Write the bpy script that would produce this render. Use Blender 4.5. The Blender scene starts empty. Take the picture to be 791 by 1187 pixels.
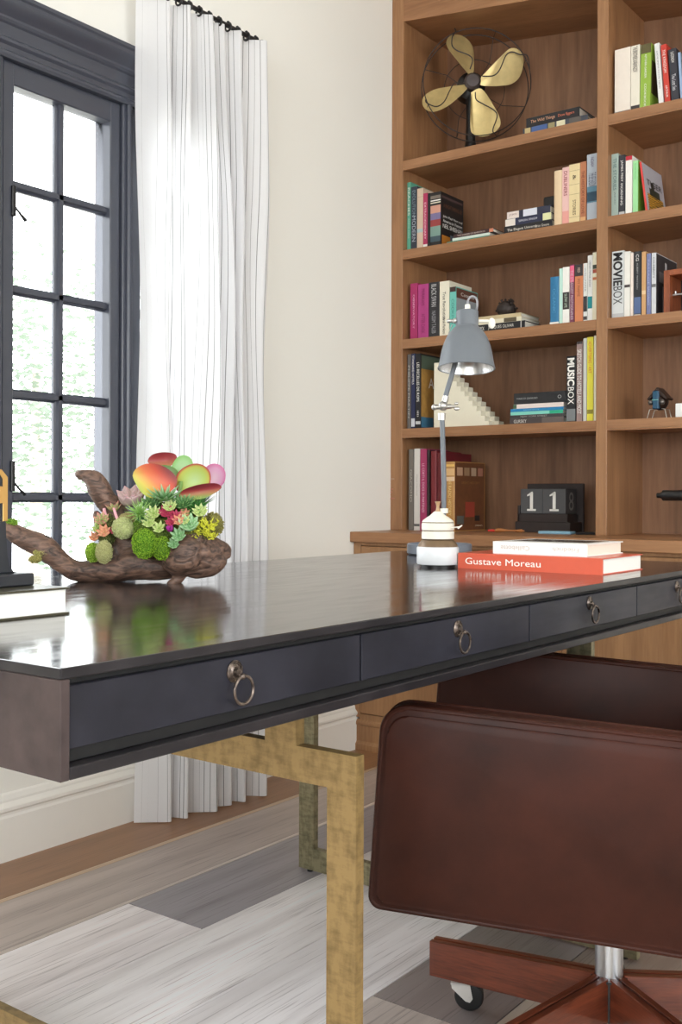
import bpy, bmesh, math, random
from mathutils import Vector, Matrix, noise
PI = math.pi
R = math.radians
random.seed(7)
scn = bpy.context.scene
COL = scn.collection

# ------------------------------------------------------------------ helpers
def s2l(c):
    return tuple(((v/255.0)/12.92 if v/255.0 <= 0.04045 else (((v/255.0)+0.055)/1.055)**2.4) for v in c) + (1.0,)

MATS = {}
def pmat(name, rgb, rough=0.5, metal=0.0, spec=0.5, vary=0.08, scale=30.0, bump=0.0, bscale=80.0, coat=0.0):
    """plain procedural material: base colour with slight noise mottling, optional bump"""
    if name in MATS: return MATS[name]
    m = bpy.data.materials.new(name); m.use_nodes = True
    nt = m.node_tree; b = nt.nodes['Principled BSDF']
    b.inputs['Roughness'].default_value = rough; b.inputs['Metallic'].default_value = metal
    b.inputs['Specular IOR Level'].default_value = spec
    if coat: b.inputs['Coat Weight'].default_value = coat; b.inputs['Coat Roughness'].default_value = 0.08
    tc = nt.nodes.new('ShaderNodeTexCoord')
    n = nt.nodes.new('ShaderNodeTexNoise'); n.inputs['Scale'].default_value = scale; n.inputs['Detail'].default_value = 4
    nt.links.new(tc.outputs['Object'], n.inputs['Vector'])
    r = nt.nodes.new('ShaderNodeMix'); r.data_type = 'RGBA'
    c = s2l(rgb)
    r.inputs['A'].default_value = tuple(v*(1-vary) for v in c[:3])+(1,)
    r.inputs['B'].default_value = tuple(min(1, v*(1+vary)) for v in c[:3])+(1,)
    nt.links.new(n.outputs['Fac'], r.inputs['Factor'])
    nt.links.new(r.outputs['Result'], b.inputs['Base Color'])
    if bump:
        n2 = nt.nodes.new('ShaderNodeTexNoise'); n2.inputs['Scale'].default_value = bscale; n2.inputs['Detail'].default_value = 3
        nt.links.new(tc.outputs['Object'], n2.inputs['Vector'])
        bp = nt.nodes.new('ShaderNodeBump'); bp.inputs['Strength'].default_value = bump; bp.inputs['Distance'].default_value = 0.004
        nt.links.new(n2.outputs['Fac'], bp.inputs['Height']); nt.links.new(bp.outputs['Normal'], b.inputs['Normal'])
    MATS[name] = m
    return m

def wood(name, dark, light, axis='Z', rough=0.42, scale=1.0, fine=0.35, coat=0.0, bump=0.15):
    """wood: stretched noise grain along one axis"""
    m = bpy.data.materials.new(name); m.use_nodes = True
    nt = m.node_tree; b = nt.nodes['Principled BSDF']
    b.inputs['Roughness'].default_value = rough
    if coat: b.inputs['Coat Weight'].default_value = coat; b.inputs['Coat Roughness'].default_value = 0.12
    geo = nt.nodes.new('ShaderNodeTexCoord')
    mp = nt.nodes.new('ShaderNodeMapping')
    s = {'X': (1.2, 14, 14), 'Y': (14, 1.2, 14), 'Z': (14, 14, 1.2)}[axis]
    mp.inputs['Scale'].default_value = tuple(v*scale for v in s)
    nt.links.new(geo.outputs['Object'], mp.inputs['Vector'])
    n1 = nt.nodes.new('ShaderNodeTexNoise'); n1.inputs['Scale'].default_value = 1.0; n1.inputs['Detail'].default_value = 5; n1.inputs['Distortion'].default_value = 0.6
    nt.links.new(mp.outputs['Vector'], n1.inputs['Vector'])
    n2 = nt.nodes.new('ShaderNodeTexNoise'); n2.inputs['Scale'].default_value = 9.0; n2.inputs['Detail'].default_value = 2
    nt.links.new(mp.outputs['Vector'], n2.inputs['Vector'])
    mx = nt.nodes.new('ShaderNodeMath'); mx.operation = 'MULTIPLY_ADD'
    mx.inputs[1].default_value = fine; nt.links.new(n2.outputs['Fac'], mx.inputs[0]); 
    sb = nt.nodes.new('ShaderNodeMath'); sb.operation = 'MULTIPLY'; sb.inputs[1].default_value = 1-fine
    nt.links.new(n1.outputs['Fac'], sb.inputs[0]); nt.links.new(sb.outputs[0], mx.inputs[2])
    cr = nt.nodes.new('ShaderNodeValToRGB')
    cr.color_ramp.elements[0].position = 0.33; cr.color_ramp.elements[0].color = s2l(dark)
    cr.color_ramp.elements[1].position = 0.68; cr.color_ramp.elements[1].color = s2l(light)
    nt.links.new(mx.outputs[0], cr.inputs['Fac'])
    nt.links.new(cr.outputs['Color'], b.inputs['Base Color'])
    bp = nt.nodes.new('ShaderNodeBump'); bp.inputs['Strength'].default_value = bump; bp.inputs['Distance'].default_value = 0.001
    nt.links.new(n2.outputs['Fac'], bp.inputs['Height']); nt.links.new(bp.outputs['Normal'], b.inputs['Normal'])
    return m

def obj(name, bm, mats, parent=None, smooth=False, loc=None, rot=None, label=None, sharp=35):
    me = bpy.data.meshes.new(name)
    bmesh.ops.recalc_face_normals(bm, faces=bm.faces)
    bm.to_mesh(me); bm.free()
    if not isinstance(mats, (list, tuple)): mats = [mats]
    for m in mats: me.materials.append(m)
    o = bpy.data.objects.new(name, me); COL.objects.link(o)
    if parent: o.parent = parent
    if loc is not None: o.location = loc
    if rot is not None: o.rotation_euler = rot
    if smooth:
        me.polygons.foreach_set('use_smooth', [True]*len(me.polygons))
        try: me.set_sharp_from_angle(angle=R(sharp))
        except Exception: pass
    if label: o['label'] = label
    return o

def thing(name, label, cat, loc=(0,0,0), rotz=0, group=None):
    o = bpy.data.objects.new(name, None); COL.objects.link(o)
    o.empty_display_size = 0.05
    o.location = loc; o.rotation_euler = (0, 0, rotz)
    o['label'] = label; o['category'] = cat
    if group: o['group'] = group
    return o
def tag(o, label, cat, group=None):
    o['label'] = label; o['category'] = cat
    if group: o['group'] = group
    return o
def structure(o, label=None):
    o['kind'] = 'structure'
    if label: o['label'] = label
    return o
def sroot(name, label=None, loc=(0,0,0)):
    o = bpy.data.objects.new(name, None); COL.objects.link(o); o.location = loc; o['kind'] = 'structure'
    o.empty_display_size = 0.05
    if label: o['label'] = label
    return o

def BM(): return bmesh.new()
def box(bm, x0, x1, y0, y1, z0, z1, bev=0, mi=0, seg=1):
    v = [bm.verts.new((x, y, z)) for x in (x0, x1) for y in (y0, y1) for z in (z0, z1)]
    idx = [(0,1,3,2), (4,6,7,5), (0,4,5,1), (2,3,7,6), (0,2,6,4), (1,5,7,3)]
    fs = [bm.faces.new([v[i] for i in f]) for f in idx]
    for f in fs: f.material_index = mi
    if bev:
        es = list({e for f in fs for e in f.edges})
        bmesh.ops.bevel(bm, geom=es, offset=bev, segments=seg, profile=0.5, affect='EDGES', material=mi if mi else -1)
    return v
def frame_at(d):
    d = Vector(d).normalized()
    a = Vector((0,0,1)) if abs(d.z) < 0.95 else Vector((1,0,0))
    u = a.cross(d).normalized(); w = d.cross(u).normalized()
    return u, w
def tube(bm, pts, rad, seg=12, cap=True, mi=0, closed=False):
    pts = [Vector(p) for p in pts]; n = len(pts)
    if not isinstance(rad, (list, tuple)): rad = [rad]*n
    rings = []; u = None
    for i, p in enumerate(pts):
        if closed: d = pts[(i+1) % n]-pts[i-1]
        else: d = pts[min(i+1, n-1)]-pts[max(i-1, 0)]
        d.normalize()
        if u is None: u, w = frame_at(d)
        else:
            u = (u-d*u.dot(d)).normalized(); w = d.cross(u)
        rings.append([bm.verts.new(p+(u*math.cos(2*PI*k/seg)+w*math.sin(2*PI*k/seg))*rad[i]) for k in range(seg)])
    rng = range(n) if closed else range(n-1)
    for i in rng:
        a, b = rings[i], rings[(i+1) % n]
        for k in range(seg):
            f = bm.faces.new((a[k], a[(k+1) % seg], b[(k+1) % seg], b[k])); f.material_index = mi
    if cap and not closed:
        for r in (rings[0], rings[-1]):
            f = bm.faces.new(r); f.material_index = mi
def spline(pts, sub=6):
    """catmull-rom through points (tuples of any length)"""
    P = [pts[0]]+list(pts)+[pts[-1]]; out = []
    for i in range(1, len(P)-2):
        p0, p1, p2, p3 = P[i-1:i+3]
        for s in range(sub):
            t = s/sub
            out.append(tuple(0.5*((2*b)+(-a+c)*t+(2*a-5*b+4*c-d)*t*t+(-a+3*b-3*c+d)*t**3) for a, b, c, d in zip(p0, p1, p2, p3)))
    out.append(tuple(pts[-1])); return out
def lathe(bm, prof, seg=48, c=(0,0,0), mi=0, cap=True, mis=None, M=None):
    rings = []
    for r, z in prof:
        rings.append([bm.verts.new(((M @ Vector((r*math.cos(2*PI*k/seg), r*math.sin(2*PI*k/seg), z))) if M else Vector((r*math.cos(2*PI*k/seg), r*math.sin(2*PI*k/seg), z)))+Vector(c)) for k in range(seg)])
    for i in range(len(rings)-1):
        for k in range(seg):
            f = bm.faces.new((rings[i][k], rings[i][(k+1) % seg], rings[i+1][(k+1) % seg], rings[i+1][k]))
            f.material_index = mis[i] if mis else mi
    if cap:
        for r in (rings[0], rings[-1]): bm.faces.new(r).material_index = mi
def cyl(bm, p0, p1, r0, r1=None, seg=24, mi=0):
    tube(bm, [p0, p1], [r0, r0 if r1 is None else r1], seg, mi=mi)
def ball(bm, c, rx, ry=None, rz=None, u=20, v=12, mi=0, M=None):
    ry = rx if ry is None else ry; rz = rx if rz is None else rz
    r = bmesh.ops.create_uvsphere(bm, u_segments=u, v_segments=v, radius=1)
    for q in r['verts']:
        p = Vector((q.co.x*rx, q.co.y*ry, q.co.z*rz))
        if M: p = M @ p
        q.co = p+Vector(c)
        for f in q.link_faces: f.material_index = mi
def prism(bm, pts, fn, d0, d1, bev=0, mi=0, seg=2):
    """extrude a 2D outline; fn(a,b,d)->xyz"""
    A = [bm.verts.new(fn(a, b, d0)) for a, b in pts]; B = [bm.verts.new(fn(a, b, d1)) for a, b in pts]
    n = len(pts); fs = [bm.faces.new(A), bm.faces.new(B[::-1])]
    caps = list(fs)
    for i in range(n): fs.append(bm.faces.new((A[i], B[i], B[(i+1) % n], A[(i+1) % n])))
    for f in fs: f.material_index = mi
    if bev:
        es = list({e for f in caps for e in f.edges})
        bmesh.ops.bevel(bm, geom=es, offset=bev, segments=seg, profile=0.5, affect='EDGES')
def rounded(x0, x1, z0, z1, r, n=6):
    """rounded rectangle; r = radii for (x0z0, x1z0, x1z1, x0z1)"""
    out = []
    for (cx, cz, rr, a0) in ((x0+r[0], z0+r[0], r[0], PI), (x1-r[1], z0+r[1], r[1], 1.5*PI), (x1-r[2], z1-r[2], r[2], 0), (x0+r[3], z1-r[3], r[3], .5*PI)):
        for k in range(n+1):
            a = a0+.5*PI*k/n; out.append((cx+rr*math.cos(a), cz+rr*math.sin(a)))
    return out

FONTMESH = {}
def text_mesh(s):
    if s in FONTMESH: return FONTMESH[s]
    cu = bpy.data.curves.new('t', 'FONT'); cu.body = s; cu.resolution_u = 3
    if s in ('MOVIE', 'MUSIC'): cu.offset = .035
    o = bpy.data.objects.new('t', cu); COL.objects.link(o)
    dg = bpy.context.evaluated_depsgraph_get()
    me = bpy.data.meshes.new_from_object(o.evaluated_get(dg))
    bpy.data.objects.remove(o); bpy.data.curves.remove(cu)
    FONTMESH[s] = me; return me
def text(name, s, mat, parent, origin, right, up, length, height, bold=0.0):
    """lettering on a face: centred at origin, fitted into length x height"""
    src = text_mesh(s); me = src.copy(); me.name = name
    me.materials.clear(); me.materials.append(mat)
    xs = [v.co.x for v in me.vertices]; ys = [v.co.y for v in me.vertices]
    if not xs: return None
    w = max(xs)-min(xs); h = max(ys)-min(ys); cx = (max(xs)+min(xs))/2; cy = (max(ys)+min(ys))/2
    rt = Vector(right).normalized(); u = Vector(up).normalized(); nrm = rt.cross(u); org = Vector(origin)
    for v in me.vertices:
        v.co = org+rt*((v.co.x-cx)/w*length)+u*((v.co.y-cy)/h*height)+nrm*0.0004
    o = bpy.data.objects.new(name, me); COL.objects.link(o); o.parent = parent
    return o

# ------------------------------------------------------------------ camera
yaw = R(36.9146)
cam_d = bpy.data.cameras.new('camera'); cam = bpy.data.objects.new('camera', cam_d); COL.objects.link(cam)
cam_d.sensor_width = 36; cam_d.sensor_fit = 'AUTO'
cam_d.lens = 36*1217.36/1187
cam_d.shift_y = -(593.5-575.7)/1187
cam.location = (0, 0, 0.94)
cam.rotation_euler = (Matrix.Rotation(yaw, 4, 'Z') @ Matrix.Rotation(R(90), 4, 'X') @ Matrix.Rotation(R(0.219), 4, 'Z')).to_euler()
scn.camera = cam
CR = Vector((math.cos(yaw), math.sin(yaw), 0)); CF = Vector((-math.sin(yaw), math.cos(yaw), 0))

# ------------------------------------------------------------------ materials
M_wall = pmat('wall_paint', (238, 236, 229), 0.75, vary=0.015, scale=3, bump=0.05, bscale=250)
M_trimw = pmat('white_trim_paint', (240, 237, 230), 0.4, vary=0.01)
M_ceil = pmat('ceiling_paint', (242, 241, 236), 0.8, vary=0.01)
M_frame = pmat('charcoal_window_paint', (64, 67, 78), 0.28, vary=0.05, spec=0.6)
W_v = wood('walnut_vertical', (134, 94, 62), (168, 124, 86), 'Z', rough=0.4)
W_h = wood('walnut_horizontal', (136, 94, 62), (170, 124, 86), 'X', rough=0.4)
W_d = wood('walnut_depth', (120, 84, 58), (152, 111, 78), 'Y', rough=0.45)
W_back = wood('walnut_back_panel', (108, 75, 53), (152, 112, 83), 'Z', rough=0.5, scale=0.55)
W_cab = wood('cabinet_oak', (140, 100, 66), (172, 130, 90), 'Z', rough=0.4)
M_steel = None

def steel(name, dark, light, r0, r1, metal=0.0, scale=3.0, spec=0.5):
    m = bpy.data.materials.new(name); m.use_nodes = True
    nt = m.node_tree; b = nt.nodes['Principled BSDF']
    b.inputs['Metallic'].default_value = metal; b.inputs['Specular IOR Level'].default_value = spec
    if spec >= 1: b.inputs['IOR'].default_value = 1.75
    tc = nt.nodes.new('ShaderNodeTexCoord')
    n = nt.nodes.new('ShaderNodeTexNoise'); n.inputs['Scale'].default_value = scale; n.inputs['Detail'].default_value = 6; n.inputs['Roughness'].default_value = 0.6
    nt.links.new(tc.outputs['Object'], n.inputs['Vector'])
    cr = nt.nodes.new('ShaderNodeValToRGB')
    cr.color_ramp.elements[0].position = 0.35; cr.color_ramp.elements[0].color = s2l(dark)
    cr.color_ramp.elements[1].position = 0.7; cr.color_ramp.elements[1].color = s2l(light)
    nt.links.new(n.outputs['Fac'], cr.inputs['Fac']); nt.links.new(cr.outputs['Color'], b.inputs['Base Color'])
    mp = nt.nodes.new('ShaderNodeMapping'); mp.inputs['Scale'].default_value = (40, 5, 40)
    nt.links.new(tc.outputs['Object'], mp.inputs['Vector'])
    n2 = nt.nodes.new('ShaderNodeTexNoise'); n2.inputs['Scale'].default_value = 1.5; n2.inputs['Detail'].default_value = 5
    nt.links.new(mp.outputs['Vector'], n2.inputs['Vector'])
    mr = nt.nodes.new('ShaderNodeMapRange'); mr.inputs['To Min'].default_value = r0; mr.inputs['To Max'].default_value = r1
    mr.inputs['From Min'].default_value = 0.3; mr.inputs['From Max'].default_value = 0.7
    nt.links.new(n2.outputs['Fac'], mr.inputs['Value']); nt.links.new(mr.outputs['Result'], b.inputs['Roughness'])
    bp = nt.nodes.new('ShaderNodeBump'); bp.inputs['Strength'].default_value = 0.02; bp.inputs['Distance'].default_value = 0.001
    nt.links.new(n2.outputs['Fac'], bp.inputs['Height']); nt.links.new(bp.outputs['Normal'], b.inputs['Normal'])
    return m
S_top = steel('blackened_steel_top', (30, 27, 28), (58, 52, 51), 0.08, 0.17, spec=1.0)
S_end = steel('blackened_steel_end', (56, 47, 47), (84, 71, 69), 0.4, 0.55, scale=9, spec=.25)
S_drw = steel('blackened_steel_drawer', (32, 32, 39), (48, 48, 57), 0.34, 0.48, scale=6, spec=.22)
S_rim = steel('blackened_steel_rim', (30, 28, 31), (46, 43, 46), 0.3, 0.4, scale=12, spec=.3)
S_gap = pmat('joint_black_recess_shade', (14, 13, 14), 0.6)
M_ring = steel('antiqued_pewter', (70, 62, 58), (140, 126, 116), 0.25, 0.4, metal=0.9, scale=120)
M_chrome = pmat('brushed_chrome', (205, 208, 212), 0.28, metal=1.0, vary=0.05, scale=60)
M_black = pmat('black_enamel', (22, 21, 22), 0.35)
M_rubber = pmat('black_rubber', (24, 24, 25), 0.55)
M_page = pmat('book_paper', (226, 220, 206), 0.8, vary=0.05, scale=400)
M_pagew = pmat('white_book_paper', (238, 236, 230), 0.8, vary=0.03, scale=400)

def gold_mat(name='brushed_gold_leaf', tint=((126, 104, 66), (158, 132, 86))):
    m = bpy.data.materials.new(name); m.use_nodes = True
    nt = m.node_tree; b = nt.nodes['Principled BSDF']
    b.inputs['Metallic'].default_value = 0.45; b.inputs['Roughness'].default_value = 0.42
    tc = nt.nodes.new('ShaderNodeTexCoord'); mp = nt.nodes.new('ShaderNodeMapping'); mp.inputs['Scale'].default_value = (8, 8, 26)
    nt.links.new(tc.outputs['Object'], mp.inputs['Vector'])
    n = nt.nodes.new('ShaderNodeTexNoise'); n.inputs['Scale'].default_value = 4; n.inputs['Detail'].default_value = 8; n.inputs['Roughness'].default_value = 0.65
    nt.links.new(mp.outputs['Vector'], n.inputs['Vector'])
    mp2 = nt.nodes.new('ShaderNodeMapping'); mp2.inputs['Scale'].default_value = (26, 26, 9)
    nt.links.new(tc.outputs['Object'], mp2.inputs['Vector'])
    n2 = nt.nodes.new('ShaderNodeTexNoise'); n2.inputs['Scale'].default_value = 3; n2.inputs['Detail'].default_value = 5
    nt.links.new(mp2.outputs['Vector'], n2.inputs['Vector'])
    av = nt.nodes.new('ShaderNodeMath'); av.operation = 'ADD'; nt.links.new(n.outputs['Fac'], av.inputs[0]); nt.links.new(n2.outputs['Fac'], av.inputs[1])
    cr = nt.nodes.new('ShaderNodeValToRGB')
    cr.color_ramp.elements[0].position = 0.78/2*1.0; cr.color_ramp.elements[0].color = s2l(tint[0])
    cr.color_ramp.elements[1].position = 0.56; cr.color_ramp.elements[1].color = s2l(tint[1])
    hv = nt.nodes.new('ShaderNodeMath'); hv.operation = 'MULTIPLY'; hv.inputs[1].default_value = 0.5
    nt.links.new(av.outputs[0], hv.inputs[0]); nt.links.new(hv.outputs[0], cr.inputs['Fac'])
    nt.links.new(cr.outputs['Color'], b.inputs['Base Color'])
    bp = nt.nodes.new('ShaderNodeBump'); bp.inputs['Strength'].default_value = 0.25; bp.inputs['Distance'].default_value = 0.001
    nt.links.new(n.outputs['Fac'], bp.inputs['Height']); nt.links.new(bp.outputs['Normal'], b.inputs['Normal'])
    return m
M_gold = gold_mat()
M_gold2 = gold_mat('greenish_grey_gold_leaf', ((104, 98, 74), (146, 138, 108)))  # far leg frame: same gold leaf, greyer and greener

def leather_mat():
    m = bpy.data.materials.new('brown_leather'); m.use_nodes = True
    nt = m.node_tree; b = nt.nodes['Principled BSDF']
    b.inputs['Roughness'].default_value = 0.42; b.inputs['Specular IOR Level'].default_value = 0.16
    tc = nt.nodes.new('ShaderNodeTexCoord')
    n = nt.nodes.new('ShaderNodeTexNoise'); n.inputs['Scale'].default_value = 5; n.inputs['Detail'].default_value = 8; n.inputs['Roughness'].default_value = 0.65
    nt.links.new(tc.outputs['Object'], n.inputs['Vector'])
    cr = nt.nodes.new('ShaderNodeValToRGB')
    cr.color_ramp.elements[0].position = 0.3; cr.color_ramp.elements[0].color = s2l((42, 20, 14))
    cr.color_ramp.elements[1].position = 0.72; cr.color_ramp.elements[1].color = s2l((66, 33, 24))
    nt.links.new(n.outputs['Fac'], cr.inputs['Fac']); nt.links.new(cr.outputs['Color'], b.inputs['Base Color'])
    v = nt.nodes.new('ShaderNodeTexVoronoi'); v.inputs['Scale'].default_value = 600
    nt.links.new(tc.outputs['Object'], v.inputs['Vector'])
    bp = nt.nodes.new('ShaderNodeBump'); bp.inputs['Strength'].default_value = 0.12; bp.inputs['Distance'].default_value = 0.0005
    nt.links.new(v.outputs['Distance'], bp.inputs['Height'])
    bp2 = nt.nodes.new('ShaderNodeBump'); bp2.inputs['Strength'].default_value = 0.2; bp2.inputs['Distance'].default_value = 0.01
    n3 = nt.nodes.new('ShaderNodeTexNoise'); n3.inputs['Scale'].default_value = 7; nt.links.new(tc.outputs['Object'], n3.inputs['Vector'])
    nt.links.new(n3.outputs['Fac'], bp2.inputs['Height']); nt.links.new(bp.outputs['Normal'], bp2.inputs['Normal'])
    nt.links.new(bp2.outputs['Normal'], b.inputs['Normal'])
    return m
M_leather = leather_mat()
M_rose = wood('rosewood', (70, 30, 19), (124, 62, 40), 'X', rough=0.3, scale=3.5, coat=0.4)

def glass_mat():
    m = bpy.data.materials.new('window_glass'); m.use_nodes = True
    nt = m.node_tree; nt.nodes.clear()
    out = nt.nodes.new('ShaderNodeOutputMaterial'); mix = nt.nodes.new('ShaderNodeMixShader')
    tr = nt.nodes.new('ShaderNodeBsdfTransparent'); gl = nt.nodes.new('ShaderNodeBsdfGlossy'); gl.inputs['Roughness'].default_value = 0.02
    lw = nt.nodes.new('ShaderNodeFresnel'); lw.inputs['IOR'].default_value = 1.45
    nt.links.new(lw.outputs[0], mix.inputs['Fac']); nt.links.new(tr.outputs[0], mix.inputs[1]); nt.links.new(gl.outputs[0], mix.inputs[2])
    nt.links.new(mix.outputs[0], out.inputs['Surface'])
    return m
M_glass = glass_mat()

def cloth_mat(name, rgb, tr=0.45):
    m = bpy.data.materials.new(name); m.use_nodes = True
    nt = m.node_tree; nt.nodes.clear()
    out = nt.nodes.new('ShaderNodeOutputMaterial'); mix = nt.nodes.new('ShaderNodeMixShader')
    d = nt.nodes.new('ShaderNodeBsdfDiffuse'); t = nt.nodes.new('ShaderNodeBsdfTranslucent')
    tc = nt.nodes.new('ShaderNodeTexCoord'); n = nt.nodes.new('ShaderNodeTexNoise'); n.inputs['Scale'].default_value = 500
    nt.links.new(tc.outputs['Object'], n.inputs['Vector'])
    r = nt.nodes.new('ShaderNodeMix'); r.data_type = 'RGBA'; c = s2l(rgb)
    r.inputs['A'].default_value = tuple(v*.94 for v in c[:3])+(1,); r.inputs['B'].default_value = c
    nt.links.new(n.outputs['Fac'], r.inputs['Factor'])
    nt.links.new(r.outputs['Result'], d.inputs['Color']); nt.links.new(r.outputs['Result'], t.inputs['Color'])
    mix.inputs['Fac'].default_value = tr
    nt.links.new(d.outputs[0], mix.inputs[1]); nt.links.new(t.outputs[0], mix.inputs[2]); nt.links.new(mix.outputs[0], out.inputs['Surface'])
    return m

# ------------------------------------------------------------------ room shell
XW = -2.32; YB = 3.76; XR = 2.5; YF = -2.6; ZC = 3.12
# floor: staggered planks, one mesh with a colour per plank
def floor_mat():
    m = bpy.data.materials.new('whitewash_and_glare_planks'); m.use_nodes = True
    nt = m.node_tree; b = nt.nodes['Principled BSDF']; b.inputs['Roughness'].default_value = 0.36; b.inputs['Specular IOR Level'].default_value = 0.7
    at = nt.nodes.new('ShaderNodeAttribute'); at.attribute_name = 'plank'
    tc = nt.nodes.new('ShaderNodeTexCoord')
    # offset the grain per plank using the attribute
    cmb = nt.nodes.new('ShaderNodeVectorMath'); cmb.operation = 'MULTIPLY_ADD'; cmb.inputs[1].default_value = (37, 91, 13)
    nt.links.new(at.outputs['Color'], cmb.inputs[0]); nt.links.new(tc.outputs['Object'], cmb.inputs[2])
    def streak(sc, detail, dist):
        mp = nt.nodes.new('ShaderNodeMapping'); mp.inputs['Scale'].default_value = sc
        nt.links.new(cmb.outputs[0], mp.inputs['Vector'])
        n = nt.nodes.new('ShaderNodeTexNoise'); n.inputs['Scale'].default_value = 1; n.inputs['Detail'].default_value = detail; n.inputs['Distortion'].default_value = dist
        nt.links.new(mp.outputs['Vector'], n.inputs['Vector']); return n
    n1 = streak((20, 1.2, 1), 6, 0.5); n2 = streak((230, 5, 1), 3, 0.0)
    cr = nt.nodes.new('ShaderNodeValToRGB'); cr.color_ramp.elements[0].position = 0.34; cr.color_ramp.elements[0].color = (0.84, 0.82, 0.81, 1)
    cr.color_ramp.elements[1].position = 0.62; cr.color_ramp.elements[1].color = (1.08, 1.08, 1.08, 1)
    nt.links.new(n1.outputs['Fac'], cr.inputs['Fac'])
    cr2 = nt.nodes.new('ShaderNodeValToRGB'); cr2.color_ramp.elements[0].position = 0.33; cr2.color_ramp.elements[0].color = (0.68, 0.66, 0.66, 1)
    cr2.color_ramp.elements[1].position = 0.43; cr2.color_ramp.elements[1].color = (1.0, 1.0, 1.0, 1)
    nt.links.new(n2.outputs['Fac'], cr2.inputs['Fac'])
    def mul(a, b2):
        x = nt.nodes.new('ShaderNodeMix'); x.data_type = 'RGBA'; x.blend_type = 'MULTIPLY'; x.inputs['Factor'].default_value = 1
        nt.links.new(a, x.inputs['A']); nt.links.new(b2, x.inputs['B']); return x.outputs['Result']
    col = mul(mul(at.outputs['Color'], cr.outputs['Color']), cr2.outputs['Color'])
    nt.links.new(col, b.inputs['Base Color'])
    bp = nt.nodes.new('ShaderNodeBump'); bp.inputs['Strength'].default_value = 0.3; bp.inputs['Distance'].default_value = 0.001
    nt.links.new(n2.outputs['Fac'], bp.inputs['Height']); nt.links.new(bp.outputs['Normal'], b.inputs['Normal'])
    return m
def build_floor():
    bm = BM(); lay = bm.faces.layers.int.new('c'); cols = []
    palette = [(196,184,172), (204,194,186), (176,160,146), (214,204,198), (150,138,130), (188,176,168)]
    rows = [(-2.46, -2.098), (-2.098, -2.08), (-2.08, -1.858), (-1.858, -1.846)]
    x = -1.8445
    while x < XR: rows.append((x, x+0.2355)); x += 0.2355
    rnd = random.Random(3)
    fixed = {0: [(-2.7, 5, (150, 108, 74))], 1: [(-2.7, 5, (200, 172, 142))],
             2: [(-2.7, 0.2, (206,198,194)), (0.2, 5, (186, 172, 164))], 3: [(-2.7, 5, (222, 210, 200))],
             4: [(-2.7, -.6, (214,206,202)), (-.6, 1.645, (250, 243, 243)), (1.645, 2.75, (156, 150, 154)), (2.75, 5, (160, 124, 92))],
             5: [(-2.7, 0.4, (224,218,214)), (0.4, 2.35, (252, 247, 246)), (2.35, 5, (206, 194, 186))],  # whitest planks here carry the window glare in their colour
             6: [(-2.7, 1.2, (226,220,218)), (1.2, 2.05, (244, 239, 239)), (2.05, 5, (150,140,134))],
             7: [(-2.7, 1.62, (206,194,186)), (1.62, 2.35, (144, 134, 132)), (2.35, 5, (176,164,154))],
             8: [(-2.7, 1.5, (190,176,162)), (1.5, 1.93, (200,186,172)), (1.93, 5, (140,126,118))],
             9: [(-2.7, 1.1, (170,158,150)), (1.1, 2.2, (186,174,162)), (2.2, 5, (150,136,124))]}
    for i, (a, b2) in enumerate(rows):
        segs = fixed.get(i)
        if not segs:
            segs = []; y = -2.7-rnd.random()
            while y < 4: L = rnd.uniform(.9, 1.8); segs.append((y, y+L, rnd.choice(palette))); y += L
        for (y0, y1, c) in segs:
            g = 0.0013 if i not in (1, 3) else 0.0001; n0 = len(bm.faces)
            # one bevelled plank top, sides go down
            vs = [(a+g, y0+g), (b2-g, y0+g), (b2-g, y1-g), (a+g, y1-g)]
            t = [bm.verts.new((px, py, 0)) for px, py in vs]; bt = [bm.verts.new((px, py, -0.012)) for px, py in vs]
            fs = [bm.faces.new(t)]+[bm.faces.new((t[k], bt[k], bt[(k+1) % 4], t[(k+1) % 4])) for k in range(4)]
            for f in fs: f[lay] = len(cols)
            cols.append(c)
    t = [bm.verts.new(p) for p in ((-2.5, YF-.1, -0.012), (XR+.1, YF-.1, -0.012), (XR+.1, YB+.1, -0.012), (-2.5, YB+.1, -0.012))]
    f = bm.faces.new(t); f[lay] = len(cols); f.material_index = 1; cols.append((40, 34, 30))
    b0 = [bm.verts.new((v.co.x, v.co.y, -.1)) for v in t]; bm.faces.new(b0[::-1])[lay] = len(cols)-1
    ids = [f[lay] for f in bm.faces]
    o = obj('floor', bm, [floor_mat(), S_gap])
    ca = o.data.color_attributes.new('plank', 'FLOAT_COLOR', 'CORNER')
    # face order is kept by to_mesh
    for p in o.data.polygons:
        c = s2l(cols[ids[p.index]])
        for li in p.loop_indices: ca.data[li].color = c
    return structure(o, 'whitewashed wide plank floor with painted window glare and a brown border board')
build_floor()
bm = BM(); box(bm, XW-.15, XR+.15, YF-.15, YB+.15, ZC, ZC+.1); structure(obj('ceiling', bm, M_ceil))
# left wall with the window opening  (opening: y .30..2.34, z .62..2.09)
WY0, WY1, WZ0, WZ1 = 0.42, 2.33, 0.62, 2.09
bm = BM()
box(bm, XW-.16, XW, YF-.15, WY0, 0, ZC); box(bm, XW-.16, XW, WY1, YB+.15, 0, ZC)
box(bm, XW-.16, XW, WY0, WY1, 0, WZ0); box(bm, XW-.16, XW, WY0, WY1, WZ1, ZC)
structure(obj('wall_left', bm, M_wall), 'cream painted wall around the dark framed window')
bm = BM(); box(bm, XW, XR, YB, YB+.15, 0, ZC); structure(obj('wall_back', bm, M_wall))
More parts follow.
